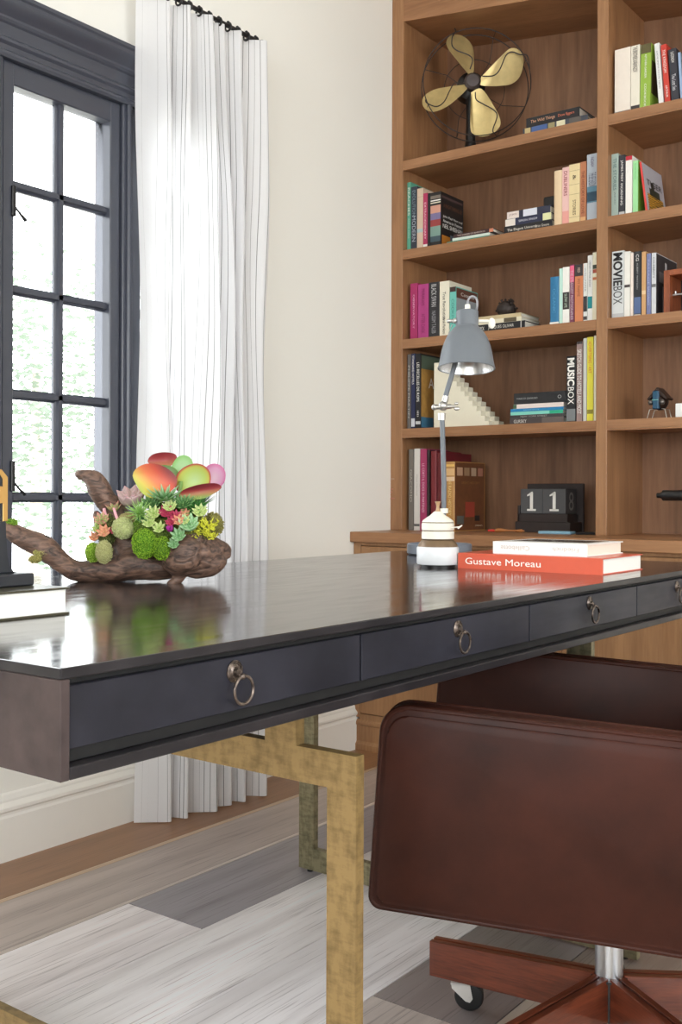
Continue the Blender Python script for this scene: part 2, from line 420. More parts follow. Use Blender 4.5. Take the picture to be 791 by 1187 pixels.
# right and rear walls: unseen openings added and sized for the fill light
bm = BM()
box(bm, XR, XR+.15, YF-.15, -1.6, 0, ZC); box(bm, XR, XR+.15, 1.9, YB+.15, 0, ZC)
box(bm, XR, XR+.15, -1.6, 1.9, 0, .9); box(bm, XR, XR+.15, -1.6, 1.9, 2.3, ZC); box(bm, XR, XR+.15, -1.6, -.5, .9, 2.3)
structure(obj('wall_right', bm, M_wall))
bm = BM()
box(bm, XW, -1.7, YF-.15, YF, 0, ZC); box(bm, 2.0, XR, YF-.15, YF, 0, ZC)
box(bm, -1.7, 2.0, YF-.15, YF, 0, .9); box(bm, -1.7, 2.0, YF-.15, YF, 2.4, ZC); box(bm, -1.7, -1.0, YF-.15, YF, .9, 2.4)
structure(obj('wall_rear', bm, M_wall))

# baseboard: moulded profile along the window wall
prof = [(0, 0), (.020, 0), (.020, .112), (.017, .118), (.017, .124), (.022, .130), (.022, .138), (.012, .150), (.012, .156), (.006, .168), (0, .172)]
bm = BM(); prism(bm, prof, lambda a, b, d: (XW+a, d, b), YF, 3.205)
structure(obj('baseboard_left', bm, M_trimw, smooth=True, sharp=25), 'tall white moulded baseboard')
bm = BM(); prism(bm, prof, lambda a, b, d: (XR-a, d, b), YF, YB)
structure(obj('baseboard_right', bm, M_trimw))

# ------------------------------------------------------------------ window wall joinery
# head casing: built-up cornice profile (projection, z)
hp = [(-.12, 2.065), (.012, 2.065), (.016, 2.072), (.016, 2.08), (.010, 2.085), (.010, 2.098), (.018, 2.104), (.018, 2.112), (.012, 2.118), (.012, 2.150), (.018, 2.154),
      (.022, 2.160), (.022, 2.166), (.030, 2.176), (.042, 2.188), (.046, 2.196), (.046, 2.206), (.052, 2.210), (.052, 2.220), (-.12, 2.220)]
bm = BM(); prism(bm, hp, lambda a, b, d: (XW+a, d, b), WY0-.12, WY1+.09)
structure(obj('trim_1', bm, M_frame, smooth=True, sharp=20), 'dark charcoal moulded head casing over the window')
def jamb(y0, y1, n):
    bm = BM()
    box(bm, XW-.12, XW+.006, y0, y1, WZ0-.02, 2.068, bev=.003)
    w = y1-y0
    tube(bm, [(XW+.008, y0+w*.5, WZ0), (XW+.008, y0+w*.5, 2.066)], w*.22, 12)
    structure(obj('trim_%d' % n, bm, M_frame, smooth=True), 'dark charcoal window mullion')
jamb(1.582, 1.632, 2); jamb(2.032, 2.072, 3); jamb(WY1-.03, WY1+.07, 4); jamb(WY0-.08, WY0+.02, 5)
bm = BM(); box(bm, XW-.14, XW+.04, WY0-.1, WY1+.09, WZ0-.035, WZ0, bev=.006); box(bm, XW, XW+.015, WY0-.08, WY1+.07, WZ0-.10, WZ0-.035, bev=.004)
structure(obj('trim_6', bm, M_frame), 'dark charcoal window sill')

M_ext = pmat('bright_exterior_frame', (120, 122, 128), .4)
def window(n, y0, y1, cols, top=2.065, latch=False, label=None):
    root = sroot('window_%d' % n, label)
    zb, zt_ = WZ0, top
    xs0, xs1 = XW-.050, XW-.004
    st = .036; rb = .042; rt = .058
    bm = BM()
    box(bm, xs0, xs1, y0, y0+st, zb, zt_, bev=.003); box(bm, xs0, xs1, y1-st, y1, zb, zt_, bev=.003)
    box(bm, xs0, xs1-.001, y0+st*.9, y1-st*.9, zb, zb+rb, bev=.003); box(bm, xs0, xs1-.001, y0+st*.9, y1-st*.9, zt_-rt, zt_, bev=.003)
    obj('sash_frame', bm, M_frame, root)
    bm = BM(); w = (y1-y0-2*st)/cols
    def bar(horizontal, c, a, b2):
        h = .0135
        pf = [(-h, 0), (-h, .010), (-h*.62, .014), (-h*.5, .024), (h*.5, .024), (h*.62, .014), (h, .010), (h, 0)]
        if horizontal: prism(bm, pf, lambda p, q, d: (XW-.040+q, d, c+p), a, b2)
        else: prism(bm, pf, lambda p, q, d: (XW-.040+q, c+p, d), a, b2)
    for k in range(1, cols): bar(False, y0+st+w*k, zb+rb, zt_-rt)
    for z in (1.754, 1.480, 1.206, .935): bar(True, z, y0+st, y1-st)
    for sgn in (0,):
        pass
    obj('glazing_bars', bm, M_frame, root)
    bm = BM(); box(bm, XW-.036, XW-.033, y0+st*.8, y1-st*.8, zb+rb*.8, zt_-rt*.8)
    obj('glass', bm, M_glass, root)
    if latch:
        for z in (1.70, .985):
            bm = BM(); box(bm, XW-.008, XW+.004, y0+.026, y0+.038, z-.035, z+.045, bev=.002)
            tube(bm, [(XW+.004, y0+.034, z-.012), (XW+.012, y0+.045, z-.030), (XW+.010, y0+.062, z-.042)], [.003, .0035, .005], 10)
            obj('latch', bm, M_black, root, smooth=True)
    return root
window(1, 1.636, 2.030, 2, latch=True, label='dark framed casement with two columns of panes')
window(2, 1.05, 1.580, 2, label='neighbouring dark casement at the left edge'); window(4, WY0+.02, 1.048, 2)
window(3, 2.074, WY1-.03, 1, label='narrow dark sidelight behind the curtain')

# ------------------------------------------------------------------ curtain
M_linen = cloth_mat('white_linen', (246, 246, 248), .42)
M_stripe = cloth_mat('grey_woven_stripe', (120, 116, 118), .3)
def curtain():
    t = thing('curtain', 'floor length white linen curtain with thin grey vertical stripes beside the dark window', 'curtain', (-2.2, 2.25, 0))
    base = [(-2.288, 2.050), (-2.250, 2.084), (-2.212, 2.117), (-2.222, 2.130), (-2.252, 2.126), (-2.258, 2.140), (-2.232, 2.156), (-2.198, 2.168), (-2.205, 2.182), (-2.240, 2.180), (-2.248, 2.200),
            (-2.222, 2.226), (-2.196, 2.250), (-2.174, 2.270), (-2.186, 2.284), (-2.222, 2.282), (-2.228, 2.296), (-2.203, 2.318), (-2.184, 2.344), (-2.196, 2.356), (-2.228, 2.354), (-2.226, 2.370), (-2.198, 2.386),
            (-2.175, 2.394), (-2.184, 2.408), (-2.232, 2.412), (-2.236, 2.436), (-2.196, 2.462), (-2.166, 2.482), (-2.176, 2.500), (-2.215, 2.508)]
    P = spline(base, 10)
    # arc length
    S = [0]
    for a, b2 in zip(P, P[1:]): S.append(S[-1]+math.hypot(a[0]-b2[0], a[1]-b2[1]))
    L = S[-1]
    rnd = random.Random(5); stripes = []; s = .022
    while s < L-.01: stripes.append(s); s += rnd.choice((.013, .02, .028, .036, .018))
    us = sorted(set([i*L/260 for i in range(261)]+[v for q in stripes for v in (q-.0009, q+.0009)]))
    def at(s):
        import bisect
        i = min(max(bisect.bisect_right(S, s)-1, 0), len(P)-2); f = (s-S[i])/max(1e-9, S[i+1]-S[i])
        return P[i][0]+(P[i+1][0]-P[i][0])*f, P[i][1]+(P[i+1][1]-P[i][1])*f
    H = 2.36; rows = 44; bm = BM(); grid = []
    for j in range(rows+1):
        z = .004+H*(j/rows); k = z/H; row = []
        for s in us:
            x, y = at(s); f = s/L
            wob = .010*math.sin(2.3*z+9*f)*k + .006*math.sin(5.1*z+31*f)*min(1, (1-k)*4)*min(1, k*4)
            x2 = -2.205+(x+2.215)*(1-.25*k)+wob*.7
            y2 = y+wob*.8
            tt = max(0, (k-.80)/.20); y2 += .012*tt*(1-f)*1.5
            y2 += (2.0+f*.49-y)*.55*tt
            row.append(bm.verts.new((x2+2.2, y2-2.25, z)))
        grid.append(row)
    ss = set()
    for q in stripes:
        ss.add(round(q-.0009, 6))
    for j in range(rows):
        for i in range(len(us)-1):
            f = bm.faces.new((grid[j][i], grid[j][i+1], grid[j+1][i+1], grid[j+1][i]))
            if round(us[i], 6) in ss: f.material_index = 1
    obj('curtain_panel', bm, [M_linen, M_stripe], t, smooth=True, sharp=80)
    # heading band and bottom hem: doubled cloth
    rod = thing('curtain_rod', 'black curtain rod with small rings above the white striped curtain', 'curtain rod', (-2.2, 2.25, 2.372))
    bm = BM(); cyl(bm, (0, -1.95, 0), (0, .245, 0), .007, seg=16)
    obj('rod', bm, M_black, rod, smooth=True)
    bm = BM(); ball(bm, (0, .252, 0), .012); obj('finial', bm, M_black, rod, smooth=True)
    bm = BM(); tube(bm, [(-.115, .205, .0), (0, .205, 0)], .006, 10); cyl(bm, (-.12, .205, 0), (-.112, .205, 0), .02); obj('wall_bracket', bm, M_black, rod, smooth=True)
    for k in range(12):
        y = -.235+k*.0415
        bm = BM(); tube(bm, [(.012*math.cos(a), y, .012*math.sin(a)-.003) for a in [2*PI*i/16 for i in range(16)]], .0032, 8, closed=True)
        ball(bm, (0, y, .010), .0055, u=10, v=8)
        obj('ring', bm, M_black, rod, smooth=True)
curtain()

# ------------------------------------------------------------------ bookcase
def shelf_x(v): return v
YU, YBK = 3.411, 3.742
XL = -2.320; XI = -2.267; XD0, XD1 = -1.468, -1.428; XE0, XE1 = -.628, -.575
ZS = dict(A=2.247, B=1.900, C=1.552, D=1.205, E=.810)
TH = .036
def header_z(x): return 2.793-.128*(x+2.273)   # sloping underside of the top rail
bc = thing('bookcase', 'tall built-in walnut bookcase with open shelves in the corner', 'bookcase', (XL, YU, .81))
def bx(name, x0, x1, y0, y1, z0, z1, m, bev=.0015, parent=bc, o=(XL, YU, .81), label=None):
    bm = BM(); box(bm, x0-o[0], x1-o[0], y0-o[1], y1-o[1], z0-o[2], z1-o[2], bev=bev); return obj(name, bm, m, parent, label=label)
bx('side_panel', XL, XI, YU, YU+.022, .81, ZC-.005, W_v)          # left stile
bx('side_panel', XL+.002, XI-.001, YU+.022, YBK, .81, ZC-.005, W_v, bev=0)
bx('divider', XD0, XD1, YU-.0005, YBK, .81, ZC-.005, W_v)
bx('side_panel', XE0, XE1, YU, YBK, .81, ZC-.005, W_v)
bx('back_panel', XI-.01, XE0+.01, YBK, YBK+.012, .81, ZC-.005, W_back, bev=0)
for (x0, x1) in ((XI, XD0), (XD1, XE0)):
    for k in 'ABCD':
        bm = BM(); z = ZS[k]
        box(bm, x0-XL, x1-XL, .0, YBK-YU, z-TH+.006-.81, z-.81, bev=0)
        box(bm, x0-XL, x1-XL, .001, .018, z-TH-.81, z-TH+.0055-.81, bev=0)
        obj('shelf', bm, W_h, bc)
    # header rail and sloping soffit
    bm = BM(); pts = [(x0, header_z(x0)), (x1, header_z(x1)), (x1, ZC-.005), (x0, ZC-.005)]
    prism(bm, pts, lambda a, b, d: (a-XL, d, b-.81), 0.002, YBK-YU)
    obj('header', bm, W_h, bc)

# base cabinets and worktop
ct = thing('worktop', 'long walnut worktop over the base cabinets under the bookcase', 'worktop', (XL, 3.142, .772))
bm = BM(); box(bm, 0.001, XE1-XL+.02, 0, YBK-3.142, 0, .038, bev=.002); obj('worktop_board', bm, W_h, ct)
def cabinet(x0, x1, label, first=False):
    t = thing('base_cabinet', label, 'cabinet', (x0, 3.166, 0), group=None)
    w = x1-x0; D = YBK-3.166
    bm = BM(); box(bm, 0, w, .014, D, .10, .771); box(bm, 0, .032, .0, .02, .12, .771, bev=.001); box(bm, w-.02, w, .0, .02, .12, .771, bev=.001)
    box(bm, .032, w-.02, .0, .02, .760, .771); box(bm, .032, w-.02, 0, .02, .112, .134)
    obj('carcass', bm, W_cab, t)
    zz = .757
    n = 1
    for (a, b2, z0, z1, nm) in ((.034, w-.022, .137, .757, 'door'),):
        bm = BM(); box(bm, a, b2, -.002, .016, z0, z1, bev=.0015); d = obj(nm, bm, W_cab, t)
    bm = BM(); pf = [(0.014, 0), (-.010, 0), (-.010, .022), (-.004, .030), (-.002, .034), (-.002, .090), (-.006, .096), (-.006, .104), (.0, .112), (.014, .112)]
    prism(bm, pf, lambda a, b, d: (d, a, b), 0, w)
    obj('plinth', bm, W_cab, t, smooth=True, sharp=25)
    return t
cabinet(XL+.002, -1.511, 'oak base cabinet in the corner below the worktop, beside the white baseboard')
cabinet(-1.509, XE1, 'oak base cabinet seen under the far end of the desk above the far armrest')

# ------------------------------------------------------------------ desk
XF, XBk, Y0, Y1, ZT, ZB = -.79, -1.735, .621, 2.612, .780, .674
dk = thing('desk', 'long blackened steel desk with four ring-pull drawers on gold geometric legs', 'desk', (XF, Y0, 0))
def dbox(name, x0, x1, y0, y1, z0, z1, m, bev=.001, label=None, seg=1):
    bm = BM(); box(bm, x0-XF, x1-XF, y0-Y0, y1-Y0, z0, z1, bev=bev, seg=seg); return obj(name, bm, m, dk, label=label)
bm = BM(); box(bm, XBk-XF, 0, 0, Y1-Y0, .769, ZT, bev=.0014, seg=2); bm.normal_update()
for f in bm.faces:
    if f.normal.z < .9: f.material_index = 1
obj('desktop', bm, [S_top, S_rim], dk)
dbox('end_panel', XBk, XF, Y0, Y0+.011, ZB, .7688, S_end)
dbox('end_panel', XBk, XF, Y1-.011, Y1, ZB, .7688, S_end)
dbox('bottom_panel', XBk, XF, Y0+.0111, Y1-.0111, ZB, .686, S_rim)
dbox('back_apron', XBk, XBk+.012, Y0+.011, Y1-.011, .6862, .7688, S_end)
dbox('recess_panel', XF-.04, XF-.016, Y0+.011, Y1-.011, .6862, .7688, S_gap)  # shade around the drawers, put into this panel's near-black colour
pitch = (Y1-Y0-.022)/4
ring_y = [.866, 1.351, 1.826, 2.292]
for k in range(4):
    a = Y0+.0115+k*.4745 if k < 4 else 0
    y0 = [.632, 1.1035, 1.5815, 2.056][k]; y1 = [1.1015, 1.5795, 2.054, 2.600][k]
    d = dbox('drawer', XF-.018, XF-.005, y0+.0008, y1-.0008, .7015, .7615, S_drw, bev=.0008)
    # ring pull
    yc = ring_y[k]-Y0; xc = -.005; zc_ = .7475
    bm = BM()
    Mx = Matrix.Rotation(PI/2, 4, 'Y')
    lathe(bm, [(.0125, 0), (.0125, .0014), (.0112, .0024), (.0106, .0017), (.0090, .0030), (.0082, .0023), (.006, .0036), (.0042, .0034), (.0036, .007), (.0001, .0072)], 28, (xc, yc-.004, zc_-.002), M=Mx)
    bp_ = obj('ring_pull', bm, M_ring, d, smooth=True)
    bm = BM(); ball(bm, (xc+.010, yc-.001, zc_-.007), .0036, u=12, v=8)
    cyl(bm, (xc+.002, yc-.003, zc_-.004), (xc+.010, yc-.001, zc_-.007), .0018, seg=10)
    rr = .0152; 
    tube(bm, [(xc+.010+.003*math.sin(a)*0, yc+.001+rr*math.sin(a), zc_-.0225+rr*math.cos(a)*1.02) for a in [2*PI*i/36 for i in range(36)]], .0019, 10, closed=True)
    obj('ring', bm, M_ring, d, smooth=True)
# frames: open rectangle with a stepped bridge up to the slab
def desk_frame(y, m):
    fx0, fx1 = -1.673-XF, -.793-XF; t = .0175; b = .047
    pts_out = [(fx0, .018), (fx1, .018), (fx1, .606), (fx1-.100, .606), (fx1-.100, .6738), (fx1-.155, .6738), (fx1-.155, .606),
               (fx0+.155, .606), (fx0+.155, .6738), (fx0+.100, .6738), (fx0+.100, .606), (fx0, .606)]
    bm = BM(); yy = y-Y0
    # outer polygon with a hole, assembled as one band
    inner = [(fx0+b, .018+b), (fx1-b, .018+b), (fx1-b, .606-b), (fx0+b, .606-b)]
    box(bm, fx0, fx1, yy, yy+t, .006, .060)
    box(bm, fx0, fx0+b, yy, yy+t, .060, .606-b); box(bm, fx1-b, fx1, yy, yy+t, .060, .606-b)
    box(bm, fx0, fx1, yy, yy+t, .606-b, .606)
    box(bm, fx1-.155, fx1-.100, yy, yy+t, .606, .6738); box(bm, fx0+.100, fx0+.155, yy, yy+t, .606, .6738)
    bmesh.ops.remove_doubles(bm, verts=bm.verts, dist=.0001)
    f = obj('desk_leg_frame', bm, m, dk)
    bm = BM()
    for x in (fx0+.03, fx1-.03): cyl(bm, (x, yy+t/2, 0), (x, yy+t/2, .006), .008, seg=14)
    obj('foot', bm, M_black, f, smooth=True)
desk_frame(1.09, M_gold); desk_frame(2.056, M_gold2)

# ------------------------------------------------------------------ chair
phi = R(23.65); tilt = R(3.8)
chr_ = thing('office_chair', 'low brown leather armchair with rosewood five-star base on casters, pushed under the desk', 'chair', (-.704, 1.70, 0), PI+phi)
TM = Matrix.Translation((0, 0, .617)) @ Matrix.Rotation(-tilt, 4, 'Y')
def tm(a, b, d):   # a = forward, b = up (0 at arm top), d = side
    return TM @ Vector((a, d, b))
arm_o = rounded(-.33, .329, -.299, 0, (.05, .018, .040, .06), 8)
for sgn in (1, -1):
    y_out, y_in = sgn*.338, sgn*.288
    bm = BM(); prism(bm, arm_o, tm, y_in, y_out, bev=.008, seg=3)
    a = obj('armrest', bm, M_leather, chr_, smooth=True)
    for yy in (y_out-sgn*.004, y_in+sgn*.004):
        bm = BM()
        inset = []
        n = len(arm_o)
        for i in range(n):
            p0, p1, p2 = arm_o[i-1], arm_o[i], arm_o[(i+1) % n]
            dx, dz = p2[0]-p0[0], p2[1]-p0[1]; l = math.hypot(dx, dz) or 1
            inset.append((p1[0]-dz/l*.003, p1[1]+dx/l*.003))
        tube(bm, [tm(p[0], p[1], yy) for p in inset], .0048, 8, closed=True)
        obj('piping', bm, M_leather, a, smooth=True)
    # raised upholstered face inside the piping
    bm = BM(); prism(bm, rounded(-.318, .318, -.288, -.013, (.045, .012, .030, .05), 8), tm, y_out-sgn*.01, y_out+sgn*.0035, bev=.0034, seg=3)
    obj('face_panel', bm, M_leather, a, smooth=True)
# seat and back
bm = BM(); prism(bm, rounded(-.30, .26, -.27, -.175, (.03, .04, .04, .03), 6), tm, -.286, .286, bev=.012, seg=3); obj('seat_cushion', bm, M_leather, chr_, smooth=True)
bm = BM(); prism(bm, rounded(-.36, -.28, -.28, .14, (.03, .03, .035, .035), 6), tm, -.286, .286, bev=.014, seg=3); obj('backrest', bm, M_leather, chr_, smooth=True)
bm = BM(); prism(bm, rounded(-.25, .25, -.275, -.25, (.004,)*4, 3), tm, -.24, .24); obj('seat_plate', bm, M_black, chr_)
bm = BM(); cyl(bm, (0, 0, .128), (0, 0, .345), .0235, seg=32); obj('column', bm, M_chrome, chr_, smooth=True, label='brushed chrome column')
bm = BM(); cyl(bm, (0, 0, .060), (0, 0, .129), .027, seg=32); cyl(bm, (0, 0, .127), (0, 0, .131), .031, seg=32); obj('hub', bm, M_black, chr_, smooth=True)
for k in range(5):
    ang = R(112.6+72*k)-(PI+phi)
    e = BM()
    # board in local x (outward)
    w = .0145
    for s in (1, -1):
        pts = [(.022, .060), (.335, .052), (.335, .116), (.022, .134)]
        prism(e, pts, lambda a, b, d: (a, d, b), s*.0022, s*w, bev=.0008, seg=1)
    leg = obj('leg', e, M_rose, chr_, rot=(0, 0, ang))
    bm = BM(); prism(bm, [(.022, .060), (.333, .052), (.333, .113), (.022, .131)], lambda a, b, d: (a, d, b), -.0022, .0022); obj('inlay', bm, pmat('dark_inlay', (36, 20, 16), .4), leg, label='dark strip along the leg')
    if True:
        bm = BM(); wr = .0265; wx = .278; sw = R([35, 22, 70, 10, 120][k])
        def cw(x, y, z): 
            c, s = math.cos(sw), math.sin(sw); return (wx+.024*0+c*x-s*y, s*x+c*y, z)
        # fork
        for s in (1, -1):
            prism(bm, [(.016, .052), (.015, .043), (-.010, .021), (-.018, .019), (-.023, .026), (-.018, .052)], lambda a, b, d: cw(a, d, b), s*.0135, s*.0155)
        prism(bm, [(-.018, .0495), (.017, .0495), (.017, .053), (-.018, .053)], lambda a, b, d: cw(a, d, b), -.0155, .0155)
        cyl(bm, cw(.002, 0, .050), cw(.002, 0, .060), .009, seg=16); cyl(bm, cw(-.016, -.0165, .0265), cw(-.016, .0165, .0265), .004, seg=12)
        c1 = obj('caster_fork', bm, pmat('pale_caster_metal', (205, 202, 198), .35, metal=.3), leg, smooth=True, label='pale metal caster fork')
        bm = BM()
        def rim(t, r): return (t, r)
        MW = Matrix.Rotation(sw, 4, 'Z') @ Matrix.Rotation(PI/2, 4, 'X')
        lathe(bm, [(.004, -.0105), (.018, -.0105), (.024, -.0095), (wr, -.006), (wr, .006), (.024, .0095), (.018, .0105), (.004, .0105)], 32, cw(-.016, 0, wr), M=MW)
        obj('wheel', bm, M_rubber, leg, smooth=True, label='black rubber wheel')

# ------------------------------------------------------------------ books
def mcol(rgb, kind='paper', rough=.5):
    return pmat('cover_%d_%d_%d' % rgb, rgb, rough, vary=.05, scale=60)
BT = set()
def book_parts(t, w, h, d, rgb, titles=(), patches=(), cover=(), page=M_page, rough=.5, hard=True, round_spine=False):
    """standing book in local space: spine face at y=0, back to y=d, z 0..h, centred in x"""
    m = mcol(rgb, rough=rough)
    b = .0022 if w > .014 else .0012
    bm = BM()
    x0, x1 = -w/2, w/2
    if round_spine:
        sp = []; n = 8
        for i in range(n+1):
            a = PI*i/n; sp.append((x1*math.cos(a), .004-.004*math.sin(a)))
        pts = sp+[(x0, d), (x0+b, d), (x0+b, .006), (x1-b, .006), (x1-b, d), (x1, d)]
        prism(bm, pts, lambda a, c, z: (a, c, z), 0, h)
    else:
        pts = [(x1, 0), (x0, 0), (x0, d), (x0+b, d), (x0+b, b), (x1-b, b), (x1-b, d), (x1, d)]
        prism(bm, pts, lambda a, c, z: (a, c, z), 0, h)
    obj('cover', bm, m, t)
    bm = BM(); e = .003 if hard else 0.0008
    box(bm, x0+b, x1-b, b, d-e, e, h-e); obj('page_block', bm, page, t)
    for pi_, (z0, z1, c) in enumerate(patches):
        bm = BM(); 
        yy = -.0002-.00012*pi_
        box(bm, x0+.0004, x1-.0004, yy, .001, h*z0, h*z1); obj('spine_label', bm, mcol(c), t)
    for (s, zc, lf, wf, c) in titles:
        text('title', s, mcol(c), t, (0, -.0011, h*zc), (0, 0, -1), (1, 0, 0), h*lf, w*wf)
    for ci_, cv in enumerate(cover):
        if cv[0] == 'text':   # text on the +x cover: (text, y, z, length, height, colour)
            _, s, yc, zc, ln, hh, c = cv
            text('cover_title', s, mcol(c), t, (x1+.0022, d*yc, h*zc), (0, 1, 0), (0, 0, 1), d*ln, h*hh)
        else:
            _, ya, yb, za, zb, c = cv
            bm = BM(); box(bm, x1-.0005, x1+.0003+.00015*ci_, d*ya, d*yb, h*za, h*zb); obj('cover_picture', bm, c if not isinstance(c, tuple) else mcol(c), t)
YS = 3.441
def sb(shelf, x0, x1, h, rgb, label, group, d=.155, lean=0, y=YS, **kw):
    z = ZS[shelf]; w = (x1-x0)-.0008
    t = thing('book', label, 'book', ((x0+x1)/2, y, z+(abs(math.sin(lean))*w/2 if lean else 0)), group=group)
    t.rotation_euler = (0, lean, 0)
    book_parts(t, w, h, d, rgb, **kw); return t
def fb(shelf_z, x0, x1, z0, th, rgb, label, group, d=.15, y=YS, rotz=0, **kw):
    """book lying flat, spine to the front: length along x, thickness along z"""
    t = thing('book', label, 'book', (x1, y, shelf_z+z0+th/2), group=group)
    t.rotation_euler = (Matrix.Rotation(rotz, 3, 'Z') @ Matrix.Rotation(-PI/2, 3, 'Y')).to_euler()
    book_parts(t, th-.0004, x1-x0, d, rgb, **kw); return t
W = (240, 238, 232)
BK = (30, 29, 32)
# --- left bay, second shelf (B)
G = 'upright books at the left of the second shelf'
sb('B', -2.266, -2.249, .270, (96, 168, 142), 'tall sea-green upright book against the bookcase side, second shelf', G, titles=[('REACHES', .72, .40, .55, W), ('ANNA HALL', .33, .3, .3, (200,220,210))])
sb('B', -2.248, -2.220, .249, (52, 58, 70), 'dark slate upright book with pale MODERN lettering, second shelf', G, titles=[('EVOLUTION', .74, .4, .5, (130,150,160)), ('MODERN', .34, .4, .6, (170,180,190))])
sb('B', -2.220, -2.192, .238, (206, 182, 160), 'plain pinkish beige upright book beside the magenta one, second shelf', G, patches=[(.86, .862, (120,90,80)), (.28, .34, (170,190,190))])
sb('B', -2.192, -2.172, .215, (176, 52, 92), 'slim magenta upright book with pale title, second shelf', G, titles=[('EXTRAORDINARY', .5, .66, .45, (240,200,210))], patches=[(.03, .08, W)])
sb('B', -2.171, -2.160, .212, BK, 'very thin black upright book between the magenta and the collage book', G)
sb('B', -2.159, -2.112, .211, (34, 30, 30), 'thick black history book with white cover lettering, second shelf', G, d=.170,
   titles=[], patches=[(.84, .86, W), (.80, .82, (220,210,190)), (.88, .94, (120,110,100)), (.62, .76, (206,150,130)), (.50, .62, (120,110,150)), (.38, .50, (150,60,60)), (.20, .38, (120,150,140)), (.10, .20, (60,80,90))],
   cover=[('pic', .04, .96, .90, .94, (80,60,60)), ('text', 'A BRIGHT SHINING LIE', .5, .76, .8, .07, (110,70,50)), ('text', 'John Paul Vann and', .5, .56, .85, .055, W), ('text', 'America in Vietnam', .5, .485, .85, .055, W), ('text', 'NEIL SHEEHAN', .5, .39, .86, .075, W),
          ('pic', .06, .40, .06, .22, (190,120,40)), ('pic', .42, .7, .1, .26, (90,100,110))])
G = 'thin books lying on the second shelf'
fb(ZS['B'], -2.085, -1.905, 0, .012, (70, 140, 120), 'thin sea-green book lying flat at the bottom of the low pile, second shelf', G, d=.2, titles=[('COLLECTED WORKS', .5, .6, .4, W)])
fb(ZS['B'], -2.060, -1.900, .012, .010, (210, 224, 214), 'thin pale mint book lying flat, middle of the low pile, second shelf', G, d=.2)
fb(ZS['B'], -2.055, -1.885, .022, .014, (60, 34, 36), 'thin maroon-black book with salmon end lying flat on top of the low pile', G, d=.2, patches=[(0, .10, (206,130,100))], titles=[('THE GARDEN OF INVENTION', .55, .7, .4, (210,190,180))])
G = 'books lying in the pile on the second shelf'
fb(ZS['B'], -1.840, -1.648, 0, .032, BK, 'black book lying flat lettered The Elegant Universe, bottom of its pile', G, titles=[('The Elegant Universe', .62, .62, .38, (230,225,215)), ('Brian Greene', .2, .28, .3, (200,195,185))])
fb(ZS['B'], -1.835, -1.652, .032, .026, (40, 44, 70), 'navy book with cream spine ends lying flat, middle of its pile', G, patches=[(0, .18, (220,220,170)), (.78, 1, (226,216,206))], titles=[('SIMON SINGH', .5, .4, .3, (210,210,220))])
fb(ZS['B'], -1.828, -1.656, .058, .026, (44, 46, 66), 'navy and white book lying flat, topmost of the pile beside the beige books', G, patches=[(.30, .62, (214,216,226)), (.72, 1, (228,214,206))], titles=[('J.P. SMITH', .86, .18, .35, (120,70,60))])
bm = BM(); box(bm, -.028, .024, 0, .10, 0, .040, bev=.004); o = obj('storage_box', bm, M_black, None, loc=(-1.670, 3.47, ZS['B']+.0842))
tag(o, 'small black box sitting on the pile of books beside the beige upright books', 'box')
G = 'upright books at the right of the second shelf'
sb('B', -1.643, -1.611, .201, (226, 200, 164), 'plain beige upright book, first of the pale row on the second shelf', G, round_spine=True)
sb('B', -1.610, -1.584, .207, (232, 190, 184), 'pink upright book with crimson lettering, second shelf', G, titles=[('DUBLINERS', .72, .42, .5, (150,50,70))], patches=[(.0, .25, (228,160,150))])
sb('B', -1.584, -1.543, .212, (228, 208, 160), 'thick cream upright book with ruled black lines, second shelf', G, patches=[(.89,.893,(90,70,50)), (.66,.663,(90,70,50)), (.50,.503,(90,70,50)), (.12,.123,(90,70,50))], titles=[('STORIES', .28, .25, .3, (90,70,50)), ('&', .78, .08, .3, (60,50,40))])
sb('B', -1.542, -1.520, .214, (186, 120, 84), 'slim rust brown upright book between cream and grey books, second shelf', G, patches=[(.02,.10,(220,170,120))], titles=[('THE HISTORY OF LOVE', .5, .7, .5, (110,50,30))])
sb('B', -1.517, -1.476, .235, (176, 184, 194), 'pale blue-grey upright book with a figure, touching the divider on the second shelf', G, patches=[(.28,.52,(90,130,150)), (.30,.44,(40,70,90))], titles=[('NOAH', .88, .14, .3, (110,100,130)), ('THE BEE SEASON', .62, .2, .7, (90,90,110))])
# --- left bay top shelf (A)
G = 'books lying flat on the fan shelf'
fb(ZS['A'], -1.765, -1.515, 0, .030, (66, 70, 80), 'grey and blue illustrated book lying flat, lower of two on the fan shelf', G, titles=[], patches=[(.88, .97, (190,170,120)), (.62, .86, (70,96,150)), (.50, .60, (150,140,100)), (.34, .47, (220,214,180)), (.1, .28, (90,84,80))])
fb(ZS['A'], -1.752, -1.546, .030, .034, BK, 'black book with red and gold lettering lying on the grey one, fan shelf', G, d=.16, titles=[('The Wild Things', .68, .46, .42, (214,160,130)), ('Dave Eggers', .24, .3, .36, (214,120,90))])
